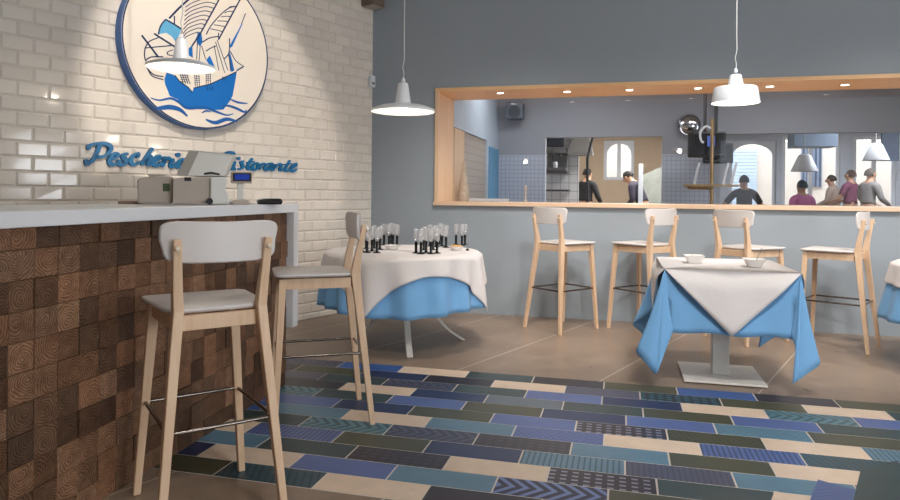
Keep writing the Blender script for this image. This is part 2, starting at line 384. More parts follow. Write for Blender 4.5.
def tile(m, a0, a1, b0, b1, k):
    L = len(m.f); m.bx((a0+gw, b0+gw, .0012), (a1-gw, b1-gw, .003), mi=keys.index(k))
    for i in range(6):
        m.uv[L+i] = [(0,0),(3,0),(3,1),(0,1)]
for r, js in enumerate(ROWS):
    b1 = 12*PIT - r*PIT; b0 = b1 - PIT; bm = B0 - (r+.5)*PIT
    def a_of(x):
        lo, hi = -3.5, 3.5
        for _ in range(40):
            mid = (lo+hi)/2; p = U*mid + N*bm; q = p - EYE; X = F*q.x/q.y; Y = -F*q.z/q.y
            if 450 + math.cos(ROLL)*X - math.sin(ROLL)*Y < x: lo = mid
            else: hi = mid
        return lo
    aa = [(a_of(x), k) for x, k in js]; prev = aa[0][0] - TL
    for a, k in aa: tile(m, prev, min(a, 2.3), b0, b1, k); prev = min(a, 2.3)
    c = aa[0][0] - TL; kk = 'NGTSOKBAG'
    i = r
    while c > -2.6: tile(m, max(c-TL, -2.6), c, b0, b1, kk[i % 9]); c -= TL; i += 2
    while prev < 2.28: tile(m, prev, min(prev+TL, 2.3), b0, b1, kk[(i+3) % 9]); prev += TL; i += 2
it = m.build('floor_inlay', tmats, smooth=0); it.matrix_world = Matrix(((U.x, N.x, 0, N.x*(B0-12*PIT)), (U.y, N.y, 0, N.y*(B0-12*PIT)), (0,0,1,0), (0,0,0,1)))
tag(it, 'band of blue, green, charcoal and sand rectangular tiles laid into the concrete floor', 'floor', kind='structure')
# turned tiles at the right end of the inlay
m = MB()
def poly(pts, k, z=.0042):
    P = [gz(x, y) for x, y in pts]; L = len(m.f); n = len(P)
    m.add([Vector((p.x, p.y, .001)) for p in P] + [Vector((p.x, p.y, z)) for p in P], [tuple(reversed(range(n))), tuple(range(n, 2*n))] + [(i, (i+1) % n, n+(i+1) % n, n+i) for i in range(n)], keys.index(k))
    m.uv[L] = [(0,0)]*n; m.uv[L+1] = [(0,0),(0,1),(3,1),(3,0)][:n]
poly([(861,469.8),(898,461.2),(908,510),(852,506)], 'G'); poly([(818,480.5),(855,491),(851,508),(808,506)], 's'); poly([(775,492),(812,503),(808,520),(765,515)], 'S', .0046)
tt = m.build('floor_inlay_corner', tmats[:-1], smooth=0); tag(tt, 'turned dark green and blue striped tiles at the inlay corner', 'floor', kind='structure')
# ------------------------------------------------------------------ bar counter
ca, cb = gz(103, 499.4), gz(285, 385); dC = (cb - ca).normalized(); crz = math.atan2(dC.y, dC.x); CX = (cb-ca).length
ct = thing('bar_counter', 'long bar counter clad in end-grain wood blocks under a white worktop', 'counter', ca, crz)
nC = Vector((dC.y, -dC.x, 0))                     # towards the room
def pc(x, y):
    p = pl(x, y, ca, nC); return (p - ca).dot(dC), p.z
ZW = 1.018; ZS = 1.069; X0 = -2.3
m = MB(); m.bx((X0, .03, .0), (CX-.002, .66, ZW-.001)); m.build('carcass', plain('dark_carcass', srgb(60,46,36), .7), ct, smooth=0)
m = MB(); BS = .0965; xr = pc(57.6, 262)[0]; zr = pc(20, 280.5)[1]
zs = [zr + k*BS for k in range(-14, 14)]; zs = [0.0] + [z for z in zs if .012 < z < ZW-.012] + [ZW]
xs = [xr + k*BS for k in range(-40, 30)]; xs = [X0] + [x for x in xs if X0+.02 < x < CX-.02] + [CX]
for i in range(len(xs)-1):
    for j in range(len(zs)-1):
        L = len(m.f); dpt = random.choice([0, .002, .004, .006, .009]); g = .0006
        x0, x1, z0_, z1_ = xs[i]+g, xs[i+1]-g, zs[j]+g, zs[j+1]-g; e = .0015
        m.add([(x0,.03,z0_),(x1,.03,z0_),(x1,.03,z1_),(x0,.03,z1_),(x0,-dpt+e,z0_),(x1,-dpt+e,z0_),(x1,-dpt+e,z1_),(x0,-dpt+e,z1_),(x0+e,-dpt,z0_+e),(x1-e,-dpt,z0_+e),(x1-e,-dpt,z1_-e),(x0+e,-dpt,z1_-e)],
              [(8,9,10,11),(4,5,9,8),(5,6,10,9),(6,7,11,10),(7,4,8,11),(0,1,5,4),(1,2,6,5),(2,3,7,6),(3,0,4,7)])
        ox, oz = random.uniform(-.03,.03), random.uniform(-.03,.03); h = (x1-x0)/2; hz = (z1_-z0_)/2
        uvq = [(ox-h+.025, oz-hz+.025),(ox+h+.025, oz-hz+.025),(ox+h+.025, oz+hz+.025),(ox-h+.025, oz+hz+.025)]
        rv = (random.random()**1.3, random.random())
        for q in range(9): m.uv[L+q] = uvq; m.uv2[L+q] = rv
m.build('wood_block_cladding', M['endgrain'], ct, smooth=0)
m = MB(); m.bx((X0, -.045, ZW), (CX+.068, .68, ZS)); m.build('worktop', M['white_top'], ct, smooth=0, bevel=.003)
m = MB(); m.bx((CX+.004, -.045, .339), (CX+.068, .68, ZW-.0005)); m.build('end_panel', M['white_top'], ct, smooth=0, bevel=.003)
def CT(x, y, z=ZS): return ca + dC*x + Vector((-dC.y, dC.x, 0))*y + Vector((0,0,z))
# ------------------------------------------------------------------ bar stools
D = dict(zs=.735, wf=.195, yf=.196, wb=.205, yb=.268, wft=.146, yft=.163, wbs=.139, ybs=.177, wbt=.151, ybt=.220, zt=.975, Wb=.198, zb0=.896, zb1=1.034)
def rounded(hw0, hw1, y0, y1, r, n=5):            # tapered rounded outline, front at +y
    P = [(-hw0, y0), (hw0, y0), (hw1, y1), (-hw1, y1)]; out = []
    for i in range(4):
        p = Vector(P[i]); a = (Vector(P[i-1]) - p).normalized(); b = (Vector(P[(i+1) % 4]) - p).normalized()
        for k in range(n+1):
            t = k/n; out.append(p + a*r*(1-t)**2 + b*r*t**2)
    return out
def make_stool(label, loc, rz, group):
    t = thing('bar_stool', label, 'bar stool', loc, rz, group)
    zt = D['zs'] - .018
    ol = rounded(.172, .196, -.172, .205, .06)
    rings = []
    for s, z in ((.93, zt), (.985, zt+.004), (1, zt+.011), (.99, zt+.017), (.95, zt+.019)):
        rings.append([(p.x*s, p.y*s + (s-1)*-.02, z + .006*(abs(p.x)/.19)**2) for p in ol])
    m = MB(); m.loft(rings); m.build('seat', M['seat_white'], t, 60)
    m = MB(); za, zb = zt-.052, zt-.001
    m.bx((-D['wft']+.012, D['yft']-.010, za), (D['wft']-.012, D['yft']+.012, zb)); m.bx((-D['wbs']+.012, -D['ybs']-.006, za), (D['wbs']-.012, -D['ybs']+.014, zb))
    for s in (-1, 1):
        m.loft([[(s*D['wft']-.010, D['yft']-.012, z), (s*D['wft']+.010, D['yft']-.012, z), (s*D['wft']+.010, D['yft']-.011, z), (s*D['wft']-.010, D['yft']-.011, z)] if False else
                [(s*(D['wbs'])-.010, -D['ybs']+.012, z), (s*D['wbs']+.010, -D['ybs']+.012, z), (s*D['wft']+.010, D['yft']-.010, z), (s*D['wft']-.010, D['yft']-.010, z)] for z in (za, zb)])
    m.build('apron', M['beech'], t, 0, bevel=.002)
    for s in (-1, 1):
        m = MB(); m.legs([(s*D['wf'], D['yf'], 0), (s*D['wft'], D['yft'], zt-.001)], [(.026,.026), (.038,.036)]); m.build('leg', M['beech'], t, 0, bevel=.004)
        m = MB(); m.legs([(s*D['wb'], -D['yb'], 0), (s*(D['wbs']+.012), -D['ybs']-.024, .60), (s*D['wbs'], -D['ybs']-.010, .735), (s*(D['wbs']+.004), -D['ybs']-.018, .80), (s*D['wbt'], -D['ybt']-.008, D['zt'])],
                     [(.026,.026), (.034,.040), (.034,.046), (.032,.038), (.026,.022)]); m.build('leg', M['beech'], t, 0, bevel=.004)
    m = MB(); nx = 16
    def by(x): return -.2215 + .036*(x/.2)**2
    rows = []
    ol2 = []
    zc = (D['zb0']+D['zb1'])/2; hz = (D['zb1']-D['zb0'])/2
    for k in range(64):                            # superellipse outline
        a = 2*PI*k/64; c, s_ = math.cos(a), math.sin(a); e = .38
        x = D['Wb']*math.copysign(abs(c)**e, c); z = hz*math.copysign(abs(s_)**e, s_)
        z += .010*(x/.2)**2 * (1 if z > 0 else .2) - .004
        ol2.append((x*(1 - .05*(1 if z < 0 else 0)), z))
    ring = lambda s, dy: [(x*s, by(x*s)+dy, zc+z*(1-(1-s)*2.2)) for x, z in ol2]
    m.loft([ring(.975, -.007), ring(1, -.004), ring(1, .004), ring(.975, .007)], cap=False)
    for dy, rev in ((-.007, 1), (.007, 0)):       # filled faces as strips
        o_ = ring(.975, dy); n2 = 32
        idx = list(range(64)); vs = []; fs = []
        for k in range(0, 33): vs += [o_[k], o_[(64-k) % 64]]
        for k in range(32):
            q = (2*k, 2*k+2, 2*k+3, 2*k+1); fs.append(q if rev else tuple(reversed(q)))
        m.add(vs, fs)
    m.build('backrest', M['seat_white'], t, 50)
    for s in (-1, 1):
        m = MB(); x = s*D['wbt']; m.lathe([(.0085, -.003), (.0085, .0035), (.006, .0045)], 14, M=Matrix.Translation((x, -.2405, .945)) @ Matrix.Rotation(PI/2, 4, 'X')); m.build('screw_plug', M['plug'], t, 40)
    m = MB(); z = .345; k = z/.717
    xf, yf = D['wf']+(D['wft']-D['wf'])*k, D['yf']+(D['yft']-D['yf'])*k; kb = z/.60
    xb, yb = D['wb']+(D['wbs']+.012-D['wb'])*kb, D['yb']+(D['ybs']+.024-D['yb'])*kb
    P = [(-xf, yf, z), (xf, yf, z), (xb, -yb, z), (-xb, -yb, z)]
    r = .02; pts = []
    for i in range(4):
        p = Vector(P[i]); a = (Vector(P[i-1])-p).normalized(); b = (Vector(P[(i+1) % 4])-p).normalized()
        for q in range(5): tq = q/4; pts.append(p + a*r*(1-tq)**2 + b*r*tq**2)
    m.tube(pts, .0068, 8, closed=True); m.build('footrest', M['footrest'], t, 50)
    return t
GS = 'beech bar stools with white seats'
st = make_stool('large foreground beech bar stool with white seat, back to the camera, at the wood-block counter', (-.887+.0, 2.428, .003), .600, GS)
for lab, (x, y, a) in [
  ('side-on beech bar stool with white seat at the far end of the wood-block counter', (-.685, 3.376, 1.865)),
  ('leftmost beech bar stool of the four under the kitchen window', (.989, 5.708, -.917)),
  ('second beech bar stool from the left under the kitchen window', (1.640, 5.645, .592)),
  ('beech bar stool directly behind the square table, its lower legs under the cloth', (2.409, 5.335, -1.123)),
  ('rightmost beech bar stool side-on under the kitchen window, right of the square table', (2.979, 5.151, .832))]:
    d = dup(st, (x, y, .003 if y < 4 else 0), a, lab, GS)
# ------------------------------------------------------------------ square table
TZ = .705
q = [gz(667, 269.6, TZ), gz(803, 274.4, TZ), gz(768, 259.6, TZ), gz(654, 257, TZ)]
tc = sum(q, Vector())/4; tc.z = 0; trz = math.atan2((q[1]-q[0]).y, (q[1]-q[0]).x); hx, hy = .365, .40
tb = thing('square_table', 'square pedestal table under blue and white cloths beside the tile inlay', 'table', tc, trz)
m = MB(); m.bx((-hx+.004, -hy+.004, TZ-.03), (hx-.004, hy-.004, TZ-.006)); m.build('tabletop', M['metal_white'], tb, 0, bevel=.003)
bo = Vector((0, 0, 0))
m = MB(); m.bx((-.05, -.05, .02), (.05, .05, TZ-.031)); m.build('column', M['metal_white'], tb, 0, bevel=.004)
m = MB(); m.bx((-.235, -.235, .006), (.235, .235, .02)); bp = m.build('base_plate', M['metal_white'], tb, 0, bevel=.003)
for sx in (-1, 1):
    for sy in (-1, 1):
        m = MB(); m.lathe([(.014, 0), (.014, .006)], 12, (sx*.21, sy*.21, 0)); m.build('glide', M['black'], bp)
def square_cloth(name, label, hx, hy, drop, mat, z, flare, tipz, seed):
    rnd = random.Random(seed); m = MB(); n = 22
    top = []; bot = []
    def seg(p0, p1, nrm):                          # one side: hangs nearly straight with soft waves
        for i in range(n+1):
            t = i/n; p = p0.lerp(p1, t); top.append(p)
            wv = .008*math.sin(t*9+seed) + .004*math.sin(t*23+seed*2)
            bot.append(p + nrm*(.018+wv*.9) + Vector((0,0,-drop + .006*math.sin(t*14+seed))))
    cs = [Vector((-hx,-hy,0)), Vector((hx,-hy,0)), Vector((hx,hy,0)), Vector((-hx,hy,0))]
    nr = [Vector((0,-1,0)), Vector((1,0,0)), Vector((0,1,0)), Vector((-1,0,0))]
    for k in range(4):
        a, b = cs[k], cs[(k+1) % 4]; e = (b-a).normalized()
        seg(a + e*.02, b - e*.02, nr[k])
        # the corner's spare cloth folds out and hangs to a low tip; the front side (near the viewer's side) gets the tip
        c = b; fwd = Vector((0,-1,0)) if c.y < 0 else Vector((0,1,0)); sd = Vector((1,0,0)) if c.x > 0 else Vector((-1,0,0))
        i1, o1 = (.05, .16) if c.x < 0 else (-.05, .10)
        key = [(c - sd*.055 + fwd*.016, -drop*1.0), (c - sd*.035 + fwd*.030, -drop*1.08), (c + sd*i1*.5 + fwd*.060, -tipz*.92), (c + sd*i1 + fwd*.062, -tipz), (c + sd*(i1*.5+o1*.5) + fwd*.055, -tipz*.90), (c + sd*o1 + fwd*.02, -tipz*.80), (c + sd*o1*.55 - fwd*.04, -drop*1.15), (c + sd*.024 - fwd*.06, -drop*1.0)]
        if k in (1, 3): key = key[::-1]
        pts = catmull([(p.x, p.y, zz) for p, zz in key], 4)
        for i, p in enumerate(pts): top.append(c.copy()); bot.append(p)
    rows = []
    for j in range(11):
        t = j/10; r = []
        for p, b in zip(top, bot):
            out = b - p; w = t**1.0; lat = t**.62
            r.append(Vector((p.x + out.x*lat*(.35+.65*t), p.y + out.y*lat*(.35+.65*t), out.z*t - (0 if j else 0))))
        rows.append(r)
    rows = [[Vector((p.x, p.y, v.z + z)) for p, v in zip(r, r)] for r in rows]
    m.grid(rows, closed=True)
    b = len(m.v); n_ = len(top)
    m.v.append((0, 0, z)); 
    for i in range(n_): m.f.append([b, i, (i+1) % n_]); m.m.append(0)
    o = m.build(name, mat, None, 60, solid=.0022)
    return o
o = square_cloth('tablecloth', '', hx, hy, .36, M['cloth_blue'], TZ-.005, .105, .60, 3); o.matrix_world = tb.matrix_world if False else Matrix.Translation(tc) @ Matrix.Rotation(trz, 4, 'Z')
tag(o, 'sky blue tablecloth hanging in pointed corners from the square table', 'tablecloth')
def overlay(o_name, hx, hy, tip, mat, z, label):
    # square laid corner-wise: four triangles hang over the sides
    m = MB(); n = 16
    cs = [Vector((-hx,-hy,0)), Vector((hx,-hy,0)), Vector((hx,hy,0)), Vector((-hx,hy,0))]
    nr = [Vector((0,-1,0)), Vector((1,0,0)), Vector((0,1,0)), Vector((-1,0,0))]
    rows = []
    for j in range(9):
        t = j/8; r = []
        for k in range(4):
            a, b = cs[k], cs[(k+1) % 4]
            for i in range(n):
                u_ = i/n; p = a.lerp(b, u_); dp = tip*(1-abs(2*u_-1))*t
                r.append(p + nr[k]*(.006 + min(1, dp*14)*(.040 + .003*math.sin(u_*17+k))) + Vector((0,0,z-dp)))
        rows.append(r)
    m.grid(rows, closed=True); b = len(m.v); m.v.append((0,0,z)); nn = 4*n
    for i in range(nn): m.f.append([b, i, (i+1) % nn]); m.m.append(0)
    o = m.build(o_name, mat, None, 60, solid=.0018)
    o.matrix_world = Matrix.Translation(tc) @ Matrix.Rotation(trz, 4, 'Z'); return tag(o, label, 'tablecloth')
overlay('table_overlay', hx, hy, .37, M['cloth_white'], TZ+.002, 'white overlay laid cornerwise on the square table, its point hanging in front')
ZC = TZ + .0048
M['ceramic'] = plain('white_ceramic', srgb(228,224,220), .25, var=.02)
M['bread'] = plain('golden_snack', srgb(196,152,96), .7, var=.2, scale=30, bump=.4)
def bowl(label, loc, r, h, group, square=False):
    t = thing('snack_bowl', label, 'bowl', loc, trz, group); m = MB()
    n = 4 if square else 28; k = 1.25 if square else 1
    rr = [(.55,0),(.6,.004),(.78,h*.5),(1,h),(.95,h),(.72,h*.5),(.5,.012)]
    if square: 
        rings = [rounded(r*a, r*a, -r*a, r*a, r*.3, 3) for a, z in rr]; m.loft([[(p.x, p.y, z) for p in rg] for rg, (a, z) in zip(rings, rr)])
    else: m.lathe([(r*a, z) for a, z in rr], n)
    m.build('bowl_body', M['ceramic'], t, 40); return t
p = gz(694, 263, ZC); b1 = bowl('left white bowl with golden snacks on the square table', (p.x, p.y, ZC), .062, .05, 'bowls on the square table', True)
m = MB(); rnd = random.Random(2)
for k in range(9):
    a = k*2.4; rr = .034*math.sqrt(k/9); m.lathe([(.002,-.012),(.012,-.006),(.014,0),(.011,.007),(.002,.011)], 8, (rr*math.cos(a), rr*math.sin(a), .036))
m.build('snacks', M['bread'], b1)
p = gz(754, 267, ZC); b2 = bowl('right white bowl with a thin spoon standing in it on the square table', (p.x, p.y, ZC), .062, .05, 'bowls on the square table', True)
sp = thing('spoon', 'thin spoon leaning in the right bowl on the square table', 'spoon', (p.x, p.y, ZC+.013), .2)
m = MB(); m.tube([(0, 0, 0), (.03, .0, .055), (.05, 0, .10)], [.004,.002,.0026], 8); m.build('handle', M['chrome'], sp)
m = MB(); m.lathe([(.001,-.002),(.012,.001),(.013,.004),(.001,.002)], 14, (-.002, 0, .001)); m.build('spoon_bowl', M['chrome'], sp)
# ------------------------------------------------------------------ round tables
def round_cloth(name, label, c, R, z, hem, amp, mat, seed, waves=17, extra=0, flare=.07):
    m = MB(); n = 180; rows = []; rnd = random.Random(seed); ph = rnd.random()*6
    for rr in (.0, .35, .7, .93, .985): rows.append([Vector((c.x + max(rr, .002)*R*math.cos(2*PI*i/n), c.y + max(rr, .002)*R*math.sin(2*PI*i/n), z)) for i in range(n)])
    for j in range(1, 13):
        t = j/12; r = []
        for i in range(n):
            a = 2*PI*i/n; dp = hem(a); d = dp*t
            fold = amp*(math.sin(waves*a + ph + .8*math.sin(3*a+ph)) + .4*math.sin(7*a+seed))*min(1, d/.25)
            rad = R + extra + .006*min(1, j) + flare*(d/.4)*.6 + fold
            zz = z - d - (.004 if j == 1 else .0) + .0
            r.append(Vector((c.x + rad*math.cos(a), c.y + rad*math.sin(a), zz)))
        rows.append(r)
    m.grid(rows, closed=True); o = m.build(name, mat, None, 70, solid=.002); return tag(o, label, 'tablecloth')
RC = Vector((-.35, 5.09, 0)); RZ, RR = .70, .575
def curved_legs(t, R, zt, angs):
    for a in angs:
        m = MB(); rings = []
        P = [(.06, zt), (.10, zt*.75), (.20, zt*.42), (.33, zt*.16), (.475, 0)]
        for r, z in [(p.x, p.y) for p in catmull(P, 4)]:
            ca_, sa_ = math.cos(a), math.sin(a); w = .022; h = .03
            rings.append([(r*ca_ - w*(-sa_)*s1 + h*s2*.5*ca_, r*sa_ - w*ca_*s1 + h*s2*.5*sa_, z) for s1, s2 in ((-1,-1),(1,-1),(1,1),(-1,1))])
        m.loft(rings); m.build('leg', M['metal_white'], t, 30, bevel=.003)
rt = thing('round_table', 'round table with splayed white legs holding rows of flutes', 'table', RC, 0, 'round tables with cloths')
m = MB(); m.lathe([(RR-.016, RZ-.03), (RR-.013, RZ-.027), (RR-.013, RZ-.009), (RR-.016, RZ-.006)], 64); m.build('tabletop', M['metal_white'], rt)
f1 = gz(410, 357) - RC; a1 = math.atan2(f1.y, f1.x); curved_legs(rt, RR, RZ-.031, [a1, a1+1.6, a1+3.85])
round_cloth('tablecloth', 'sky blue cloth with wavy hem draped over the round table', RC, RR, RZ-.003, lambda a: .40 + .012*math.sin(3*a), .024, M['cloth_blue'], 4)
tips = [pl(362, 322, RC + Vector((0,-.55,0)), Vector((0,1,0))), ]
def sq_hem(rot, half, R):
    def f(a):
        b = (a - rot + PI/4) % (PI/2) - PI/4
        r = half*math.sqrt(2)/ (math.cos(PI/4 - abs(b)) *math.sqrt(2)) if False else half/max(abs(math.cos(a-rot-PI/4)), abs(math.sin(a-rot-PI/4)))
        return max(.06, r - R)
    return f
ang_tip = math.radians(250)
round_cloth('table_overlay', 'white square overlay on the round table, corners hanging over the blue cloth', RC, RR+.004, RZ+.001, sq_hem(ang_tip, .705, RR), .024, M['cloth_white'], 4, 17, extra=.014, flare=.07)
# third table at the right edge of the picture
R3 = Vector((3.545, 4.36, 0)); RR3 = .52
r3 = thing('round_table', 'round table at the right edge of the picture beside the rightmost bar stool', 'table', R3, 0, 'round tables with cloths')
m = MB(); m.lathe([(RR3-.016, RZ-.03), (RR3-.013, RZ-.027), (RR3-.013, RZ-.009), (RR3-.016, RZ-.006)], 64); m.build('tabletop', M['metal_white'], r3)
curved_legs(r3, RR3, RZ-.031, [.6, 2.4, 4.6])
round_cloth('tablecloth', 'sky blue cloth on the table cut off by the right edge', R3, RR3, RZ-.003, lambda a: .38, .014, M['cloth_blue'], 6, flare=.16)
round_cloth('table_overlay', 'white overlay on the table cut off by the right edge', R3, RR3+.004, RZ+.001, lambda a: .155 + .01*math.sin(4*a), .014, M['cloth_white'], 6, extra=.014, flare=.16)
# ------------------------------------------------------------------ flutes on the round table
GZ = RZ + .0035
def make_flute(label, loc, group):
    t = thing('champagne_flute', label, 'glass', loc, 0, group)
    m = MB(); m.lathe([(.029,0),(.029,.003),(.012,.007),(.0095,.02),(.0105,.07),(.011,.082),(.006,.084)], 20); m.build('stem', M['black_stem'], t)
    m = MB(); m.lathe([(.004,.084),(.015,.092),(.021,.112),(.023,.14),(.0215,.178),(.0205,.178),(.0218,.14),(.0195,.113),(.012,.096)], 22, cap=False); m.build('glass_bowl', M['flute'], t, 60); return t
fl0 = None
clusters = [('front left cluster', [(362,252),(367,252.6),(372,251),(377,252.8),(366,248.5),(374,248),(380,249.5)]),
            ('back left cluster', [(384,245),(389,245.6),(393,244.8),(397,245.8),(391,243.2)]),
            ('front middle cluster', [(416,253),(421,253.8),(426,252.6),(431,253.8),(437,253.2),(424,250),(433,249.8)]),
            ('back right cluster', [(430,246.2),(436,247),(442,246),(446,247.4),(440,244.2),(456,244.8),(462,245.6),(465,244.6)])]
ordn = ['first','second','third','fourth','fifth','sixth','seventh','eighth']
for nm, pts in clusters:
    for i, (x, y) in enumerate(sorted(pts)):
        p = gz(x, y, GZ); lab = 'black-stemmed champagne flute, %s from the left in the %s on the round table' % (ordn[i], nm)
        if fl0 is None: fl0 = make_flute(lab, p, 'flutes in the ' + nm)
        else: dup(fl0, p, 0, lab, 'flutes in the ' + nm)
p = gz(392, 249.2, GZ); bowl('shallow white dish between the two left clusters of flutes', p, .065, .032, 'dishes on the round table')
p = gz(456, 250, GZ); b3 = bowl('white dish of golden snacks at the right of the round table', p, .06, .03, 'dishes on the round table')
m = MB()
for k in range(11):
    a = k*2.4; rr = .04*math.sqrt(k/11); m.lathe([(.002,-.012),(.013,-.005),(.015,0),(.012,.007),(.002,.012)], 8, (rr*math.cos(a), rr*math.sin(a), .028))
m.build('snacks', M['bread'], b3)
p = gz(467.5, 250.5, GZ); o = MB().lathe([(.012,0),(.014,.004),(.010,.014),(.003,.016)], 14).build('bottle_stopper', M['black']); o.location = p; tag(o, 'small black stopper lying right of the snack dish on the round table', 'stopper')
# ------------------------------------------------------------------ wall fittings
def on_wall(t, x, z): t.matrix_world = MBK @ Matrix.Translation((x, z, 0)); return t
OFF = .085
xl, xr_ = pb(120.5, 50, OFF)[0], pb(268.3, 45, OFF)[0]; LR = (xr_-xl)/2; LX = (xl+xr_)/2
LZ = pb(196, 128.6, OFF)[1] + LR
lg = on_wall(thing('round_wall_logo', 'round cream wall sign with a blue sailing ship, above the counter', 'sign'), LX, LZ)
m = MB(); m.lathe([(LR, .010), (LR, OFF-.002), (LR-.004, OFF)], 96); m.build('rim', M['logo_rim'], lg, 40)
m = MB(); m.lathe([(LR-.004, OFF-.004), (LR-.004, OFF+.0015)], 96); m.build('face', M['logo_cream'], lg, 40)
m = MB(); 
P = [(math.cos(2*PI*i/96)*(LR-.010), math.sin(2*PI*i/96)*(LR-.010)) for i in range(97)]; m.ribbon(P, .010, OFF+.0016, OFF+.003); m.build('rim_line', M['logo_dark'], lg, 0)
def L2(pts, crop):
    ox, oy, k = crop; out = []
    for x, y in pts:
        a, b = pb(ox + x/k, oy + y/k, OFF); out.append((a-LX, b-LZ))
    return out
c1, c2, c3 = (110, 0, 6.24), (190, 0, 6.25), (140, 60, 6.25)
def inside(pts):                                   # keep the drawing on the board
    r = LR - .020; return [p if math.hypot(*p) < r else (p[0]*r/math.hypot(*p), p[1]*r/math.hypot(*p)) for p in pts]
def smooth2(pts, n=5): return [(p.x, p.y) for p in catmull([(a, b, 0) for a, b in pts], n)]
Z1, Z2 = OFF+.0016, OFF+.0045
m = MB()
hull = L2([(165,78),(205,92),(243,132),(300,172),(326,204),(334,176),(440,150),(520,112),(602,74),(596,120),(577,225),(555,262),(520,310),(450,312),(380,297),(300,300),(265,290),(235,245),(185,225),(156,150),(152,120)], c3)
def fan(m, pts, z0, z1):
    m.prism(pts, z0, z1)
fan(m, hull, Z1, Z2); m.build('ship_hull', M['logo_blue'], lg, 0)
for pts, wd in (([(65,237),(120,252),(190,240),(240,262),(290,298),(360,298),(420,302),(480,325),(540,345),(580,336)], .022), ([(95,302),(130,300),(190,295),(250,312),(295,352)], .034), ([(410,372),(470,392),(540,370),(605,384)], .030),
                ([(552,240),(610,265),(670,272)], .016), ([(500,300),(540,285),(600,302),(650,325),(664,312)], .020), ([(385,332),(410,318),(440,324)], .012)):
    m = MB(); q = smooth2(L2(pts, c3)); n = len(q); m.ribbon(q, [wd*(.25+.75*math.sin(PI*min(1, max(0, (i+.5)/n)))) for i in range(n)], Z1, Z2+.0006)
    m.build('wave', M['logo_rim'], lg, 0)
# blue pennants and sails filled solid
for pts, cr in (([(55,203),(70,212),(76,262),(62,292),(36,240)], c2), ([(100,375),(122,348),(160,435),(138,432)], c2), ([(245,320),(262,380),(275,440),(258,450),(246,400)], c2), ([(322,145),(326,150),(262,292),(248,300),(250,280),(300,190)], c2), ([(545,205),(560,215),(560,290),(540,260)], c1), ([(490,300),(512,285),(515,360),(490,345)], c1)):
    m = MB(); fan(m, L2(pts, cr), Z1, Z2); m.build('pennant', M['logo_blue'], lg, 0)
m = MB(); fan(m, L2([(345,122),(440,185),(432,215),(410,262),(385,228),(350,205),(302,214),(312,162)], c1), Z1, Z2-.0004); m.build('flag', M['logo_light'], lg, 0)
m = MB()                                          # masts, rigging and sail seams
def ln(pts, cr, wd=.007, sm=True):
    q = L2(pts, cr); q = smooth2(q, 4) if sm and len(q) > 2 else q; m.ribbon(inside(q), wd, Z1, Z2+.001)
ln([(345,122),(398,152),(445,185),(440,215)], c1, .012); ln([(345,122),(315,160),(300,215)], c1, .009)
ln([(368,115),(430,50),(495,-8)], c1, .013); ln([(400,100),(400,150)], c1, .008, False)
ln([(196,220),(300,356)], c1, .012, False); ln([(274,210),(402,292)], c1, .012, False)
ln([(300,235),(240,262),(216,310),(216,365),(236,400)], c1); ln([(216,300),(300,292),(380,285)], c1); ln([(236,395),(228,420),(270,465),(330,478)], c1); ln([(232,425),(262,475),(330,497)], c1); ln([(390,312),(358,325),(362,342),(398,348)], c1, .006); ln([(225,372),(260,355),(330,355)], c1, .008)
ln([(182,-6),(64,208),(8,292)], c2, .010, False); ln([(314,-8),(178,245)], c2, .010, False)
for k in range(9):
    t = k/8; ln([(180-t*118, 2+t*205), (110-t*70, -12+t*215), (20-t*45, 15+t*215), (-30-t*20, 45+t*222)], c2, .0055)
ln([(284,40),(240,52),(190,92),(130,160),(100,215)], c2, .007)
for k in range(6):
    t = k/5; ln([(284-t*84, 42+t*160-2), (250-t*70, 42+t*150), (236-t*110, 58+t*122)], c2, .0055)
ln([(75,265),(120,238),(175,228)], c2, .008); ln([(98,320),(130,300),(160,288)], c2, .007)
ln([(177,205),(177,250)], c2, .007, False); ln([(245,240),(242,330),(210,370)], c2, .007); ln([(250,320),(285,380),(334,415)], c2, .005); ln([(334,415),(290,442)], c2, .010, False); ln([(345,85),(320,150)], c2, .005, False)
for a, b in (((150,285),(178,440)), ((158,262),(215,455)), ((168,250),(235,440)), ((45,255),(40,372)), ((62,290),(55,380)), ((70,285),(96,372)), ((236,335),(262,440)), ((240,330),(252,446))): ln([a, b], c2, .004, False)
for x in (248, 262, 276, 290): ln([(x, 86), (x+22, 150)], c3, .004, False)
for x in (340, 352, 366): ln([(x, 92), (x+4, 165)], c3, .004, False)
for x in (412, 424, 438): ln([(x, 82), (x, 150)], c3, .004, False)
for y in (95,108,121,134): ln([(250,y),(300,y+4)], c3, .003, False); ln([(340,y+6),(372,y+8)], c3, .003, False); ln([(412,y-6),(440,y-6)], c3, .003, False)
ln([(215,95),(243,132),(300,172),(326,204)], c3, .008, False); ln([(334,176),(440,150),(602,74)], c3, .008, False)
for x in (418, 434, 450): ln([(x,165),(x+4,190)], c3, .006, False)
for x in (514, 528): ln([(x,104),(x+3,128)], c3, .006, False)
m.build('rigging', M['logo_dark'], lg, 0)
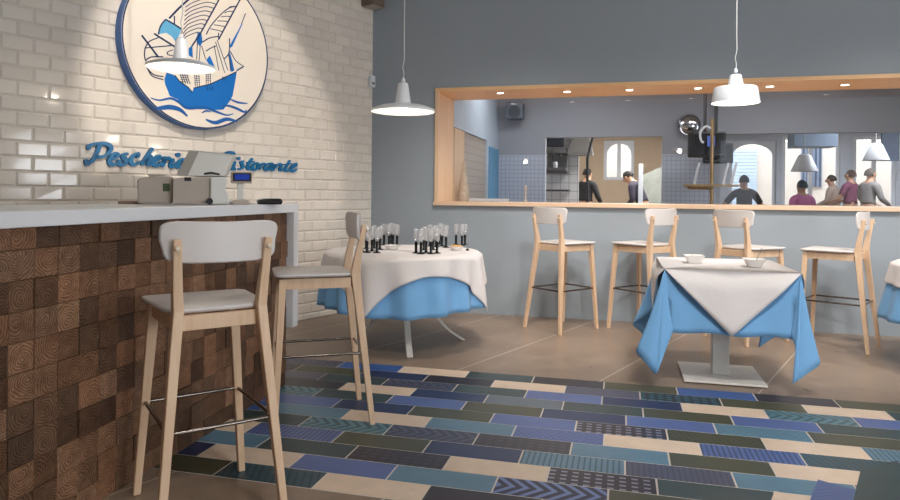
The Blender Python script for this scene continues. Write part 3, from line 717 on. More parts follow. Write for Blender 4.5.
# lettering: each brush-script letter its own solid
lt = on_wall(thing('wall_lettering', 'blue brush-script wall lettering under the round sign', 'lettering'), 0, 0)
d4, d5 = (80, 135, 7.5), (215, 145, 10.0)
def letter(strokes, cr, wd):
    m = MB(); dots = []
    for st_ in strokes:
        if len(st_) == 2 and abs(st_[0][0]-st_[1][0]) < 12 and len(strokes) == 2 and abs(st_[0][1]-st_[1][1]) < 12: dots.append(st_); continue
        q = []
        for x, y in st_:
            a, b = pb(cr[0]+x/cr[2], cr[1]+y/cr[2], .03); q.append((a, b))
        if len(q) > 2: q = smooth2(q, 5)
        # resample evenly, brush width follows the stroke's direction
        n = len(q); W_ = []
        for i in range(n):
            a, b = Vector(q[max(0, i-1)]), Vector(q[min(n-1, i+1)]); t = (b-a); an = math.atan2(t.y, t.x)
            k = abs(math.sin(an - math.radians(28)))
            W_.append(wd*(.42 + .58*k)*(.62 if i in (0, n-1) else 1))
        m.ribbon(q, W_, .006, .030)
        for i in range(1, n-1):
            r = W_[i]/2; m.prism([(q[i][0]+r*math.cos(2*PI*j/10), q[i][1]+r*math.sin(2*PI*j/10)) for j in range(10)], .0062, .0298)
    o = m.build('letter', M['blue_letter'], lt, 0)
    for st_ in dots:
        q = [pb(cr[0]+x/cr[2], cr[1]+y/cr[2], .03) for x, y in st_]; c = ((q[0][0]+q[1][0])/2, (q[0][1]+q[1][1])/2); r = wd*.48
        d = MB(); d.prism([(c[0]+r*1.15*math.cos(2*PI*j/14), c[1]+r*math.sin(2*PI*j/14)) for j in range(14)], .006, .030); d.build('letter_dot', M['blue_letter'], o, 0)
    return o
WD = .034
for s_ in ([[(150,72),(138,115),(118,160),(92,198),(62,216)], [(66,100),(78,76),(130,64),(190,64),(228,82),(232,112),(205,146),(158,164),(112,160)], [(52,196),(62,216),(86,206)]],
           [[(236,184),(268,172),(286,150),(264,140),(238,164),(226,200),(244,222),(280,212),(302,192)]],
           [[(360,142),(334,146),(326,164),(346,186),(344,212),(318,224),(292,212)]],
           [[(436,162),(438,144),(412,146),(388,178),(388,210),(414,222),(452,202)]],
           [[(548,102),(526,128),(498,170),(466,224)], [(474,206),(504,170),(532,162),(528,190),(518,216),(546,218)]],
           [[(560,200),(590,184),(598,164),(574,164),(556,194),(560,222),(586,230),(614,208)]],
           [[(628,172),(640,184),(620,236)], [(630,206),(654,174),(678,180)]],
           [[(704,180),(684,226),(704,238),(724,224)], [(736,150),(744,146)]],
           [[(790,184),(762,186),(734,216),(742,240),(772,222),(796,186),(784,228),(800,240)]]): letter(s_, d4, WD)
for s_ in ([[(128,70),(112,150),(88,236)], [(100,96),(130,72),(178,76),(194,104),(176,140),(140,152)], [(140,152),(152,200),(160,238),(184,236)]],
           [[(208,166),(186,222),(204,242)], [(238,136),(248,130)]],
           [[(292,160),(268,172),(280,198),(278,230),(240,242)]],
           [[(378,134),(352,170),(332,216),(346,240),(374,232)], [(324,176),(400,166)]],
           [[(424,184),(396,190),(376,222),(390,246),(424,238),(442,206),(424,184)]],
           [[(462,186),(452,246)], [(456,216),(478,190),(504,190)]],
           [[(566,188),(530,192),(502,232),(524,252),(556,220),(574,190),(562,234),(584,250)]],
           [[(610,192),(590,252)], [(600,230),(640,192),(668,206),(656,248),(692,246)]],
           [[(756,154),(732,192),(708,240),(724,260),(752,250)], [(692,196),(774,186)]],
           [[(774,232),(808,214),(816,192),(790,196),(766,238),(784,264),(828,240)]]): letter(s_, d5, WD*.85)
# sensor and box high in the corner
s0 = pl(372.2, 82, CO + NB*.02, NB); x, z = pb(371, 82, .0)
se = on_wall(thing('alarm_sensor', 'small white alarm sensor on the corner between brick and blue wall', 'sensor'), -.036, z)
m = MB(); m.bx((-.035, -.058, .009), (.035, .058, .045)); m.build('housing', M['lamp_white'], se, 0, bevel=.008, seg=3)
m = MB(); m.bx((-.018, -.03, .0455), (.018, -.008, .049)); m.build('lens', plain('grey_lens', srgb(120,124,130), .2), se, 0, bevel=.002)
x, z = pb(371, 10, 0)
bo_ = on_wall(thing('wall_loudspeaker', 'brownish box fixed high in the wall corner, cut by the picture top', 'loudspeaker'), -.10, z)
m = MB(); m.bx((-.085, .0, .012), (.085, .26, .17)); m.build('cabinet', plain('brown_grey_housing', srgb(112,96,86), .5), bo_, 0, bevel=.01)
m = MB(); m.bx((-.07, -.006, .02), (.07, -.0005, .16)); m.build('grille', plain('pale_grille', srgb(176,166,156), .5), bo_, 0, bevel=.002)
# ------------------------------------------------------------------ pendants
def pendant(label, px, py, d, prof, inner, bulb_z, group, power, neck):
    power *= .55
    p = at(px, py, d); t = thing('pendant_lamp', label, 'pendant lamp', p, 0, group)
    m = MB(); m.lathe(prof, 48, cap=False); m.build('shade', M['lamp_white'], t, 28)
    m = MB(); m.lathe(inner, 48, cap=False); m.build('shade_lining', M['lamp_in'], t, 60)
    m = MB(); m.lathe([(.002,bulb_z-.03),(.022,bulb_z-.022),(.032,bulb_z),(.024,bulb_z+.024),(.012,bulb_z+.04)], 20); m.build('bulb', M['bulb'], t, 60)
    m = MB(); top = CEIL - p.z
    m.tube([(0,0,neck+.02), (.004,.0,neck+.05), (-.006,.002,neck+.09), (.006,.0,neck+.14), (.003,0,neck+.25), (0,0,top-.02)], .0035, 8); m.build('cord', M['cord'], t, 60)
    m = MB(); m.lathe([(.012,neck-.002),(.012,neck+.012),(.006,neck+.022)], 14); m.build('cord_grip', M['lamp_white'], t, 40)
    m = MB(); m.lathe([(.05,top-.025),(.05,top-.001)], 24); m.build('ceiling_rose', M['lamp_white'], t, 40)
    l = bpy.data.lights.new('pendant_light', 'POINT'); l.energy = power; l.color = (1,.86,.7); l.shadow_soft_size = .03; o = bpy.data.objects.new('pendant_light', l); COL.objects.link(o); o.parent = t; o.location = (0,0,bulb_z-.06)
    return t
R1 = .201
flat = [(R1,0),(R1+.002,.003),(R1-.001,.016),(R1*.70,.038),(R1*.32,.051),(.051,.054),(.049,.058),(.031,.176),(.027,.182),(.002,.184)]
flat_in = [(R1-.003,.003),(R1*.72,.030),(R1*.30,.045),(.05,.052),(.002,.054)]
GP = 'flat white pendant lamps'
pendant('flat white pendant lamp hanging in front of the round ship sign', 181, 68.5, 4.0, [(r*.985, z*.97) for r, z in flat], [(r*.985, z*.97) for r, z in flat_in], .02, GP, 7, .186)
pendant('flat white pendant lamp hanging above the round table', 403, 112, 4.2, flat, flat_in, .02, GP, 7, .192)
R2 = .147
drum = [(R2,0),(R2-.001,.010),(R2-.014,.092),(R2-.020,.101),(R2-.03,.104),(.056,.114),(.048,.117),(.036,.176),(.030,.183),(.002,.185)]
drum_in = [(R2-.004,.002),(R2-.019,.090),(R2-.03,.098),(.06,.104),(.002,.105)]
pendant('drum-shaped white pendant lamp hanging before the kitchen window', 735.5, 103, 4.3, drum, drum_in, .03, 'drum pendant', 7, .2)
# ------------------------------------------------------------------ wooden frame of the kitchen window
FT = .036
def aligned(o): o.matrix_world = MW; return o
wf = bpy.data.objects.new('window_1', None); COL.objects.link(wf); wf.matrix_world = MW; tag(wf, 'wide wood-framed kitchen window in the blue-grey wall', 'window', kind='structure')
W0 = -.022; WG = .55
g = .0012
m = MB(); m.bx((UL-.004, W0-.02, ZB), (UR-g, .95, ZB+.034)); m.build('window_sill', M['sill_wood'], wf, 0, bevel=.002)
m = MB(); m.bx((UL+g, W0, ZT-FT), (UR-g, WG+.05, ZT-g)); m.build('head_lining', M['frame_wood'], wf, 0, bevel=.002)
m = MB(); m.bx((UL+g, W0, ZB+.0352), (UL+FT, WG+.05, ZT-FT-g)); m.build('jamb_lining', M['jamb_wood'], wf, 0, bevel=.002)
m = MB(); m.bx((UR-FT, W0, ZB+.0352), (UR-g, WG+.05, ZT-FT-g)); m.build('jamb_lining', M['jamb_wood'], wf, 0, bevel=.002)
m = MB(); m.bx((UL+FT+g, WG, ZB+.0352), (UR-FT-g, WG+.008, ZT-FT-g)); m.build('pane', M['pane'], wf, 0)
ordn2 = ['first', 'second', 'third', 'fourth', 'fifth', 'sixth']
for i, (x, y) in enumerate(((500.5,92.8),(567,91.4),(629.5,89.8),(698,88),(770,86.3),(845,84.6))):
    p = gz(x, y, ZT-FT); u_ = (p-CO).dot(U); w_ = min(.4, max(.1, (p-CO).dot(N))); p = W(u_, w_, ZT-FT-.0005)
    t = thing('recessed_spotlight', 'recessed spotlight in the wooden window head, %s from the left' % ordn2[i], 'spotlight', p, -A, 'spotlights in the window head')
    m = MB(); m.lathe([(.034,-.0005),(.034,-.004),(.045,-.004),(.045,-.0005)], 24, cap=False); m.build('ring', M['chrome'], t, 30)
    m = MB(); m.lathe([(.033,-.002),(.033,-.0008)], 24); m.build('lens', M['spot_emit'], t, 30)
    l = bpy.data.lights.new('spot_lamp', 'SPOT'); l.energy = 9; l.color = (1,.88,.7); l.spot_size = math.radians(110); l.spot_blend = .6; l.shadow_soft_size = .03
    o = bpy.data.objects.new('spot_lamp', l); COL.objects.link(o); o.parent = t; o.location = (0,0,-.012)
# ------------------------------------------------------------------ things on the counter
rg_c = at(200, 203, 3.5)
def TOP(px, d): p = at(px, 203, d); return Vector((p.x, p.y, ZS+.0005))
VR = .36                                           # the group faces a little to the right of the camera line
pos = thing('cash_register', 'off-white till with tilted touch screen seen from behind on the counter', 'cash register', TOP(196, 3.5), VR)
k = 3.5/665
def fx(px): return (px-196)*k*1.02
def fz(py): return (203.2-py)*k
m = MB(); pts = [(fx(176),fz(202.5)),(fx(209),fz(202)),(fx(209),fz(184)),(fx(207),fz(177)),(fx(186),fz(177.5)),(fx(176),fz(179))]
m.prism(pts, -.02, .20, M=Matrix.Rotation(PI/2, 4, 'X')); m.build('body', M['beige_pl'], pos, 0, bevel=.006)
m = MB(); m.prism([(fx(208.6),fz(202.8)),(fx(226),fz(202)),(fx(225),fz(194)),(fx(222),fz(188)),(fx(224),fz(182)),(fx(223),fz(176.5)),(fx(208.6),fz(177))], .0, .22, M=Matrix.Rotation(PI/2, 4, 'X')); m.build('receipt_printer', M['offwhite_pl'], pos, 0, bevel=.006)
m = MB(); m.lathe([(.016,0),(.016,.012)], 16, M=Matrix.Translation((fx(208), -.221, fz(200))) @ Matrix.Rotation(PI/2, 4, 'X')); m.build('key_lock', M['black'], pos, 30)
m = MB(); m.bx((fx(186), -.2035, fz(181)), (fx(192), -.2005, fz(177.6))); m.build('slot', M['black'], pos, 0)
# screen: a tilted slab, its rear shell towards the camera
O_ = [(fx(189.6), -.03, fz(149.5)), (fx(233), -.03, fz(153.3)), (fx(224.5), -.05, fz(176.3)), (fx(178), -.05, fz(175))]
I_ = [(fx(197.5), -.10, fz(151.3)), (fx(230), -.10, fz(154.4)), (fx(222), -.13, fz(175.6)), (fx(187), -.13, fz(176.5))]
m = MB(); m.loft([[(x, y+.03, z) for x, y, z in O_], O_]); m.build('screen_bezel', plain('pale_grey_plastic', srgb(204,198,188), .4), pos, 0, bevel=.004)
m = MB(); m.loft([[(x*.985+.002, y-.0005, z) for x, y, z in O_], I_, [(x*.9+.0012, y-.012, z*.93+.012) for x, y, z in I_]]); m.build('screen_shell', M['offwhite_pl'], pos, 0, bevel=.004)
m = MB(); m.bx((fx(203), -.17, fz(178)), (fx(222), -.05, fz(176.6))); m.build('screen_neck', M['offwhite_pl'], pos, 0, bevel=.003)
m = MB(); m.tube([(fx(203),-.137,fz(173.8)), (fx(209),-.140,fz(172.6)), (fx(217),-.137,fz(174))], .006, 8); m.build('vent_slot', M['black'], pos)
pr = thing('cash_drawer_box', 'beige box standing left of the till on the counter', 'box', TOP(196, 3.5) + Matrix.Rotation(VR, 3, 'Z') @ Vector((fx(161), .02, 0)), VR)
m = MB(); gx = lambda px: (px-158)*k*.92
m.prism([(gx(141.5),.004),(gx(174),.004),(gx(174),fz(177)),(gx(165),fz(176)),(gx(143),fz(178.5)),(gx(141),fz(181))], -.01, .17, M=Matrix.Rotation(PI/2, 4, 'X')); m.build('casing', M['beige_pl'], pr, 0, bevel=.008)
m = MB(); m.bx((gx(165), -.173, fz(191)), (gx(171.5), -.1705, fz(183.5))); m.build('green_label', plain('dark_green_label', srgb(58,74,40), .5), pr, 0)
m = MB(); m.bx((gx(150), -.09, fz(176.4)-.001), (gx(166), -.02, fz(174.8))); m.build('lid_ridge', M['beige_pl'], pr, 0, bevel=.003)
tr = thing('serving_board', 'thin brown board sticking out at the left of the till on the counter', 'board', TOP(131, 3.36), VR)
m = MB(); m.bx((-.055, -.05, 0), (.048, .06, .014)); m.build('slab', plain('brown_board', srgb(140,112,92), .5), tr, 0, bevel=.003)
cd = thing('customer_display', 'small customer display with a blue screen on a post beside the till', 'display', TOP(196, 3.5) + Matrix.Rotation(VR, 3, 'Z') @ Vector((fx(237.5), -.0, 0)), VR-.1)
hx_ = lambda px: (px-240)*k
m = MB(); m.lathe([(.056,0),(.056,.012),(.03,.024),(.018,.028)], 28, (0,0,0)); m.build('foot', M['offwhite_pl'], cd, 30)
m = MB(); m.bx((-.017,-.014,.027), (.017,.014,fz(182))); m.build('post', M['offwhite_pl'], cd, 0, bevel=.004)
m = MB(); m.bx((-.05,-.03,fz(182)), (.06,.03,fz(170.5))); hd = m.build('head', M['beige_pl'], cd, 0, bevel=.005)
m = MB(); m.bx((-.038,-.0325,fz(180)), (.056,-.0305,fz(171.6))); m.build('screen', M['black'], hd, 0)
m = MB(); m.bx((-.028,-.0338,fz(178.4)), (.046,-.0326,fz(173))); sc_ = m.build('blue_readout', M['lcd'], hd, 0)
bx_ = thing('card_terminal', 'flat black card terminal lying at the end of the counter', 'card terminal', TOP(269, 3.62), VR)
m = MB(); m.loft([[(-.058,-.05,0),(.062,-.05,0),(.062,.05,0),(-.058,.05,0)], [(-.062,-.054,.016),(.068,-.054,.016),(.068,.054,.018),(-.062,.054,.018)], [(-.05,-.04,.024),(.06,-.04,.030),(.06,.04,.032),(-.05,.04,.026)]]); m.build('casing', M['black'], bx_, 0, bevel=.003)
m = MB(); m.bx((-.035,-.028,.029), (.045,.028,.031)); m.build('keypad', plain('dark_grey_keys', srgb(52,52,56), .4), bx_, 0)
pp = thing('receipt_pile', 'small pale pile of slips between till and customer display', 'paper', TOP(196, 3.5) + Matrix.Rotation(VR, 3, 'Z') @ Vector((fx(236), -.17, 0)), VR)
m = MB(); m.loft([rounded(.045,.045,-.03,.03,.02,3), rounded(.03,.03,-.02,.02,.012,3)] if False else [[(p.x,p.y,0) for p in rounded(.048,.046,-.035,.035,.02,3)], [(p.x,p.y,.022) for p in rounded(.040,.036,-.028,.028,.016,3)]]); m.build('slips', M['beige_pl'], pp, 0, bevel=.003)
# ------------------------------------------------------------------ kitchen beyond the glass; hall built solid from mixed reflections
WK = 3.3; KC = 2.78; WH = 10.0
u_h0, z_h1 = pw(545.5, 137.5, WK); u_h1 = pw(662.5, 137, WK)[0]; z_h0 = 1.02
u_e = pw(716, 160, WK)[0]; z_b = pw(800, 133, WK)[1]; u_l = UL + .02
m = MB()
zt_ = pw(520, 155, WK)[1]
for a, b, c, d, mi in ((u_l, u_h0, 0, zt_, 1), (u_l, u_h0, zt_, KC, 0), (u_h0, u_h1, 0, z_h0, 1), (u_h0, u_h1, z_h1, KC, 0), (u_h1, u_e, 0, zt_, 1), (u_h1, u_e, zt_, KC, 0), (u_e, 9.5, z_b, KC, 0)):
    m.bx((a, WK, c), (b, WK+.14, d), mi=mi)
o = m.build('wall_kitchen_back', [M['grey_paint'], M['mosaic']], smooth=0); aligned(o); tag(o, kind='structure')
m = MB(); zr_ = pw(458, 127, .7)[1] ; w1, w2 = 1.05, 2.45
m.bx((u_l-.15, REV+.06, zr_), (u_l, WK, KC)); m.bx((u_l-.15, w2, 0), (u_l, WK, zr_)); m.bx((u_l-.15, REV+.06, 0), (u_l-.02, w2, zr_), mi=1)
o = m.build('wall_kitchen_left', [M['bluewhite'], M['mosaic_beige']], smooth=0); aligned(o); tag(o, kind='structure')
dk_ = bpy.data.objects.new('door_1', None); COL.objects.link(dk_); dk_.matrix_world = MW; tag(dk_, 'honey wooden door in the kitchen left wall', 'door', kind='structure')
m = MB(); m.bx((u_l-.018, REV+.10, .005), (u_l+.012, w1+.05, zr_-.01)); m.build('door_leaf', M['jamb_wood'], dk_, 0, bevel=.003)
m = MB(); m.bx((u_l-.001, w2+.12, .9), (u_l+.012, WK-.03, pw(492, 150, WK)[1])); o = m.build('blue_wall_panel', plain('blue_streaked_panel', srgb(88,150,190), .4, var=.35, scale=14), smooth=0); aligned(o); tag(o, 'narrow blue streaked panel at the end of the kitchen left wall', 'panel')
m = MB(); m.bx((-.8, REV+.06, KC), (14, WH+.3, KC+.1)); o = m.build('ceiling_kitchen', M['white_paint'], smooth=0); aligned(o); tag(o, kind='structure')
# hall end wall with openings
def hz(x, y): return pw(x, y, WH)
u0h = -.5
segs = []
wn = (hz(603.5,190)[0], hz(634,190)[0], hz(610,180)[1], hz(610,140.5)[1])       # second kitchen window
dA = (hz(729,190)[0], hz(776,190)[0], .05, hz(745,141)[1]); dB = (hz(782,190)[0], hz(840,190)[0], .35, hz(800,136)[1]); dC_ = (hz(853,190)[0], hz(896,190)[0], .35, hz(860,136)[1])
m = MB(); hs = [wn, dA, dB, dC_]; cur = u0h
for (a, b, c, d) in hs:
    m.bx((cur, WH, 0), (a, WH+.2, KC)); m.bx((a, WH, 0), (b, WH+.2, c)); m.bx((a, WH, d), (b, WH+.2, KC)); cur = b
m.bx((cur, WH, 0), (14, WH+.2, KC))
o = m.build('wall_hall_end', plain('bluish_pale_plaster', srgb(196,204,216), .7), smooth=0); aligned(o); tag(o, kind='structure')
ua, ub_ = u_h0-.8, hz(690,150)[0]-.42; wr0, wr1 = WH-.05, WH-.002
m = MB(); m.bx((ua, wr0, 0), (wn[0], wr1, KC)); m.bx((wn[1], wr0, 0), (ub_, wr1, KC)); m.bx((wn[0], wr0, 0), (wn[1], wr1, wn[2])); m.bx((wn[0], wr0, wn[3]), (wn[1], wr1, KC))
o = m.build('wall_scullery_rear', plain('tan_plaster', srgb(196,174,150), .75), smooth=0); aligned(o); tag(o, kind='structure')
m = MB(); m.bx((hz(690,150)[0]-.4, WK+.14, 0), (hz(690,150)[0]-.3, WH, KC)); o = m.build('wall_hall_partition', M['white_paint'], smooth=0); aligned(o); tag(o, kind='structure')
m = MB(); m.bx((u_h0-.9, WK+.14, 0), (u_h0-.8, WH, KC)); o = m.build('wall_scullery_left', M['mosaic_white'], smooth=0); aligned(o); tag(o, kind='structure')
m = MB(); m.bx((13.8, WK, 0), (14, WH, KC)); o = m.build('wall_hall_right', M['white_paint'], smooth=0); aligned(o); tag(o, kind='structure')
def casement(name, label, hole, arch, bars):
    a, b, c, d = hole; t = bpy.data.objects.new(name, None); COL.objects.link(t); t.matrix_world = MW; tag(t, label, 'window', kind='structure')
    m = MB(); f = .07; w0, w1_ = WH+.04, WH+.10
    m.bx((a,w0,c),(a+f,w1_,d)); m.bx((b-f,w0,c),(b,w1_,d)); m.bx((a+f,w0,d-f),(b-f,w1_,d)); m.bx((a+f,w0,c),(b-f,w1_,c+f))
    for k in range(1, bars): x = a + (b-a)*k/bars; m.bx((x-f*.6,w0,c+f),(x+f*.6,w1_,d-f))
    if arch:
        n = 12; mid = (a+b)/2; r = (b-a)/2-f
        for s in (-1, 1):
            poly_ = [(mid + s*r*math.sin(PI/2*i/n), d-f-.28+.28*math.cos(PI/2*i/n)) for i in range(n+1)] + [(mid+s*r, d-f), (mid, d-f)]
            for i in range(n):
                p0, p1 = poly_[i], poly_[i+1]; m.loft([[(p0[0],w,p0[1]),(p1[0],w,p1[1]),(p1[0],w,d-f),(p0[0],w,d-f)] for w in (w0+.01, w1_-.01)])
    m.build('window_frame', M['lamp_white'], t, 0)
    m = MB(); m.bx((a+f,WH+.065,c+f),(b-f,WH+.07,d-f)); m.build('pane', M['pane'], t, 0); return t
casement('window_2', 'white double casement window of the far kitchen behind the two cooks', wn, True, 2)
casement('window_3', 'arched glazed street door behind the man in the dark shirt', dA, True, 1)  # street openings are partly reflections, built solid behind the glass
casement('window_4', 'wide street window behind the person in pink', dB, False, 2)
casement('window_5', 'street window at the right end of the hall', dC_, False, 2)
# street side, built solid from partly reflected street windows
WS = 13.2
M['facade'] = plain('beige_plaster', srgb(226,214,198), .8, var=.06, scale=2)  # even beige plaster colour
m = MB(); m.bx((-6, WS, -.2), (26, WS+.3, 6)); o = m.build('street_house_front', M['facade'], smooth=0); aligned(o); tag(o, kind='structure')
def st_(x, y): return pw(x, y, WS-.02)
t = thing('barred_window', 'barred window in the house front across the street', 'window', W(st_(811.5,168)[0], WS-.005, 0), -A)
z0b, z1b = st_(811,187)[1], st_(811,146)[1]; hw = (st_(822,168)[0]-st_(801,168)[0])/2
m = MB(); m.bx((-hw,-.02,z0b),(hw,-.001,z1b)); m.build('dark_pane', plain('blue_grey_pane', srgb(150,166,190), .2), t, 0)
for k_ in range(5):
    m = MB(); x = -hw + 2*hw*(k_+.5)/5; m.bx((x-.022,-.045,z0b+.01),(x+.022,-.021,z1b-.01)); m.build('bar', plain('iron_bar', srgb(70,78,92), .5) if k_ == 0 else bpy.data.materials['iron_bar'], t, 0)
t = thing('roller_shutter', 'pale roller shutter in the house front across the street, seen through the arched door', 'shutter', W(st_(740,168)[0], WS-.005, 0), -A)
m = MB()
for k_ in range(26): m.bx((-.62,-.05,.1+k_*.09),(.42,-.002,.1+k_*.09+.08))
m.build('slats', plain('pale_blue_slats', srgb(196,212,226), .5), t, 0)
# hatch room fittings
def at_w(x, y, w): u_, z = pw(x, y, w); return u_, z
def shelf(label, x0, x1, y, w, dep, name='wall_shelf'):
    a, z = at_w(x0, y, w); b, _ = at_w(x1, y, w); o = MB().bx((a, w, z-.02), (b, w+dep, z+.01)).build(name, M['chrome_dark'], smooth=0, bevel=.003); aligned(o); return tag(o, label, 'shelf')
M['chrome_dark'] = plain('dark_steel', srgb(74,72,72), .35, .6)
WT = 5.2
a0 = at_w(546, 150, WT)[0]; b0 = at_w(586, 150, WT)[0]
m = MB(); m.bx((a0-.6, WT+.5, 0), (at_w(577, 150, WT)[0], WT+.6, KC)); o = m.build('wall_scullery', M['mosaic_white'], smooth=0); aligned(o); tag(o, kind='structure')
shelf('upper dark wall shelf carrying the coffee machine in the far kitchen', 546, 567, 172, WT, .45); shelf('lower dark wall shelf in the far kitchen under the coffee machine', 546, 569, 190, WT, .45)
def onw(name, label, cat, x, y, w):
    u_, z = at_w(x, y, w); return thing(name, label, cat, W(u_, w, z), -A)
kk = (6.5 + WT)/665
t = onw('coffee_machine', 'grey and black coffee machine on the upper shelf in the far kitchen', 'coffee machine', 557, 171.5, WT+.22)
m = MB(); m.bx((-.17,-.18,0),(.17,.18,.06)); m.bx((-.17,.02,.0605),(.17,.18,.30)); m.bx((-.17,-.18,.3005),(.17,.18,.40)); m.build('casing', plain('dark_grey_casing', srgb(92,90,90), .35), t, 0, bevel=.012)
m = MB(); m.tube([(-.06,-.185,.36),(-.06,-.21,.28),(-.06,-.15,.2)], .014, 8); m.tube([(.08,-.185,.30),(.08,-.21,.24)], .02, 8); m.build('spout', M['black'], t)
m = MB(); m.lathe([(.04,0),(.045,.1),(.042,.1),(.036,.005)], 16, (-.02,-.09,.0605)); m.build('jug', M['chrome'], t)
t = onw('wall_monitor', 'small black monitor high in the far kitchen left of the extractor', 'monitor', 555, 147, WT+.1)
m = MB(); m.bx((-.15,-.03,0),(.15,.03,.24)); m.build('casing', M['black'], t, 0, bevel=.01)
m = MB(); m.bx((-.13,-.034,.02),(.13,-.031,.22)); m.build('screen', plain('dark_screen', srgb(40,42,52), .1), t, 0)
m = MB(); m.bx((-.03,.03,.05),(.03,.42,.11)); m.build('bracket', M['chrome_dark'], t, 0)
t = onw('extractor_hood', 'sloping steel extractor hood in the far kitchen', 'hood', 579.5, 155, WT+.1)
m = MB(); m.loft([[(-.20,-.05,0),(.22,-.05,0),(.22,.34,0),(-.20,.34,0)], [(-.20,-.05,.05),(.22,-.05,.05),(.22,.34,.05),(-.20,.34,.05)], [(-.10,.1,.34),(.15,.1,.34),(.15,.34,.34),(-.10,.34,.34)]]); m.build('canopy', plain('brushed_steel', srgb(150,148,146), .35, .7), t, 0)
zc_ = at_w(579.5, 155, WT+.1)[1]
m = MB(); m.bx((-.06,.12,.341),(.11,.3,KC-zc_-.002)); m.build('duct', bpy.data.materials['brushed_steel'], t, 0)
WP = WT-.4
q0 = Vector((at_w(593,136,WP)[0], WP, at_w(593,136,WP)[1])); q1 = Vector((at_w(587.5,158,WP)[0], WP, at_w(587.5,158,WP)[1])); q2 = Vector((at_w(588.5,178,WP)[0], WP, .0))
m = MB(); m.tube([q0, q1, q2], .022, 8); o = m.build('slanting_pipe', M['black']); aligned(o); tag(o, 'bent black pipe slanting down in the far kitchen left of the window', 'pipe')
# work table in the far kitchen the cooks stand at
t = thing('work_table', 'steel work table before the far kitchen window', 'table', W(at_w(618,190,8.9)[0], 8.9, 0), -A)
m = MB(); m.bx((-1.1,-.35,.86),(1.1,.35,.9)); m.build('tabletop', plain('pale_steel_top', srgb(196,192,186), .35), t, 0, bevel=.004)
for sx in (-1.02,1.02):
    for sy in (-.29,.29): m = MB(); m.bx((sx-.025,sy-.025,0),(sx+.025,sy+.025,.859)); m.build('leg', bpy.data.materials['brushed_steel'], t, 0)
t = onw('pillar_post', 'white square post right of the bent-over cook', 'post', 640.5, 202, 4.9); t.location.z = 0
m = MB(); m.bx((-.036,-.036,0),(.036,.036,at_w(640,164,4.9)[1])); m.build('shaft', M['lamp_white'], t, 0, bevel=.004)
m = MB(); a_, zA = at_w(641,176,8.2); b_, zB = at_w(664,165,8.2)
m.prism([(a_, .6),(b_+.6, .6),(b_+.6, zB+.28),(a_, zA)], 0, .05, M=Matrix.Translation((0,8.2,0)) @ Matrix.Rotation(PI/2, 4, 'X')); o = m.build('mottled_partition', plain('mottled_green_blue', srgb(140,144,138), .7, var=.5, scale=4), smooth=0); aligned(o); tag(o, 'low mottled partition with a slanting top right of the bent-over cook', 'partition')
# speaker, sign boxes and equipment by the mosaic wall
t = onw('loudspeaker', 'grey loudspeaker on the kitchen back wall, top left behind the glass', 'loudspeaker', 515.5, 119.5, WK-.17)
m = MB(); m.bx((-.115,-.11,0),(.115,.10,.235)); m.build('cabinet', plain('blue_grey_box', srgb(96,106,120), .5), t, 0, bevel=.012)
m = MB(); m.lathe([(.085,.004),(.085,0),(.03,-.004),(.002,0)], 24, M=Matrix.Translation((0,-.112,.095)) @ Matrix.Rotation(PI/2, 4, 'X')); m.build('driver', plain('dark_cone', srgb(60,66,76), .5), t)
m = MB(); m.bx((-.02,.10,.09),(.02,.168,.14)); m.build('bracket', M['chrome_dark'], t, 0)
t = onw('round_convex_mirror', 'round chrome convex mirror left of the black television', 'mirror', 689, 125, WK-.06)
m = MB(); m.lathe([(.145,.03),(.145,.0),(.135,-.012)], 32, cap=False, M=Matrix.Rotation(PI/2, 4, 'X')); m.lathe([(.135,-.012),(.1,.02),(.05,.035),(.002,.04)], 32, M=Matrix.Rotation(PI/2, 4, 'X')); m.build('mirror_dome', M['chrome'], t, 60)
def tele(label, x0, x1, y0, y1, w, lit):
    u0, z1 = at_w(x0, y0, w); u1, z0 = at_w(x1, y1, w); t = thing('television', label, 'television', W((u0+u1)/2, w, z0), -A); hw = (u1-u0)/2; hh = z1-z0
    m = MB(); m.bx((-hw,-.03,0),(hw,.06,hh)); m.build('casing', M['black'], t, 0, bevel=.02, seg=3)
    m = MB(); m.bx((-hw*.88,-.034,hh*.1),(hw*.88,-.0305,hh*.92)); m.build('screen', plain('television_glass', srgb(26,28,34), .08), t, 0)
    if lit:
        m = MB(); m.bx((hw*.02,-.0365,hh*.42),(hw*.42,-.0345,hh*.82)); m.build('lit_picture', emit('blue_lit_picture', (.1,.18,.6,1), .7), t, 0)
    m = MB(); m.tube([(0,.061,hh*.6),(0,.2,hh*.6),(0,.2,KC-z0-.005)], .02, 10); m.build('ceiling_mount', M['chrome_dark'], t)
    return t
tele('large black television hung beside the brass column in the kitchen', 688, 725.5, 132, 157.5, WK-.62, True)
tele('smaller dark television half hidden behind the large one', 703, 733, 143, 163.5, WK-.3, False)
M['brass'] = plain('aged_brass', srgb(176,146,104), .3, .8)
wq = WK-.95
t = onw('brass_beer_column', 'tall brass column with curved hose in front of the black television', 'column', 711.5, 202, wq)
zt0 = at_w(711.5, 202, wq)[1]; zt1 = at_w(711.5, 119, wq)[1]; t.location.z = 0
m = MB(); m.tube([(0,0,0),(0,0,zt1)], .022, 12); m.build('shaft', M['brass'], t)
m = MB(); m.lathe([(.2,0),(.2,.02),(.05,.04)], 28); m.build('foot', M['brass'], t, 30)
zz = lambda y: at_w(700, y, wq)[1]
m = MB(); m.tube([(p.x, p.y, p.z) for p in catmull([(-.02,-.03,zz(129)),(-.08,-.05,zz(127)),(-.14,-.05,zz(133)),(-.13,-.05,zz(141)),(-.10,-.05,zz(143))], 5)], .013, 8); m.build('hose', M['lamp_white'], t)
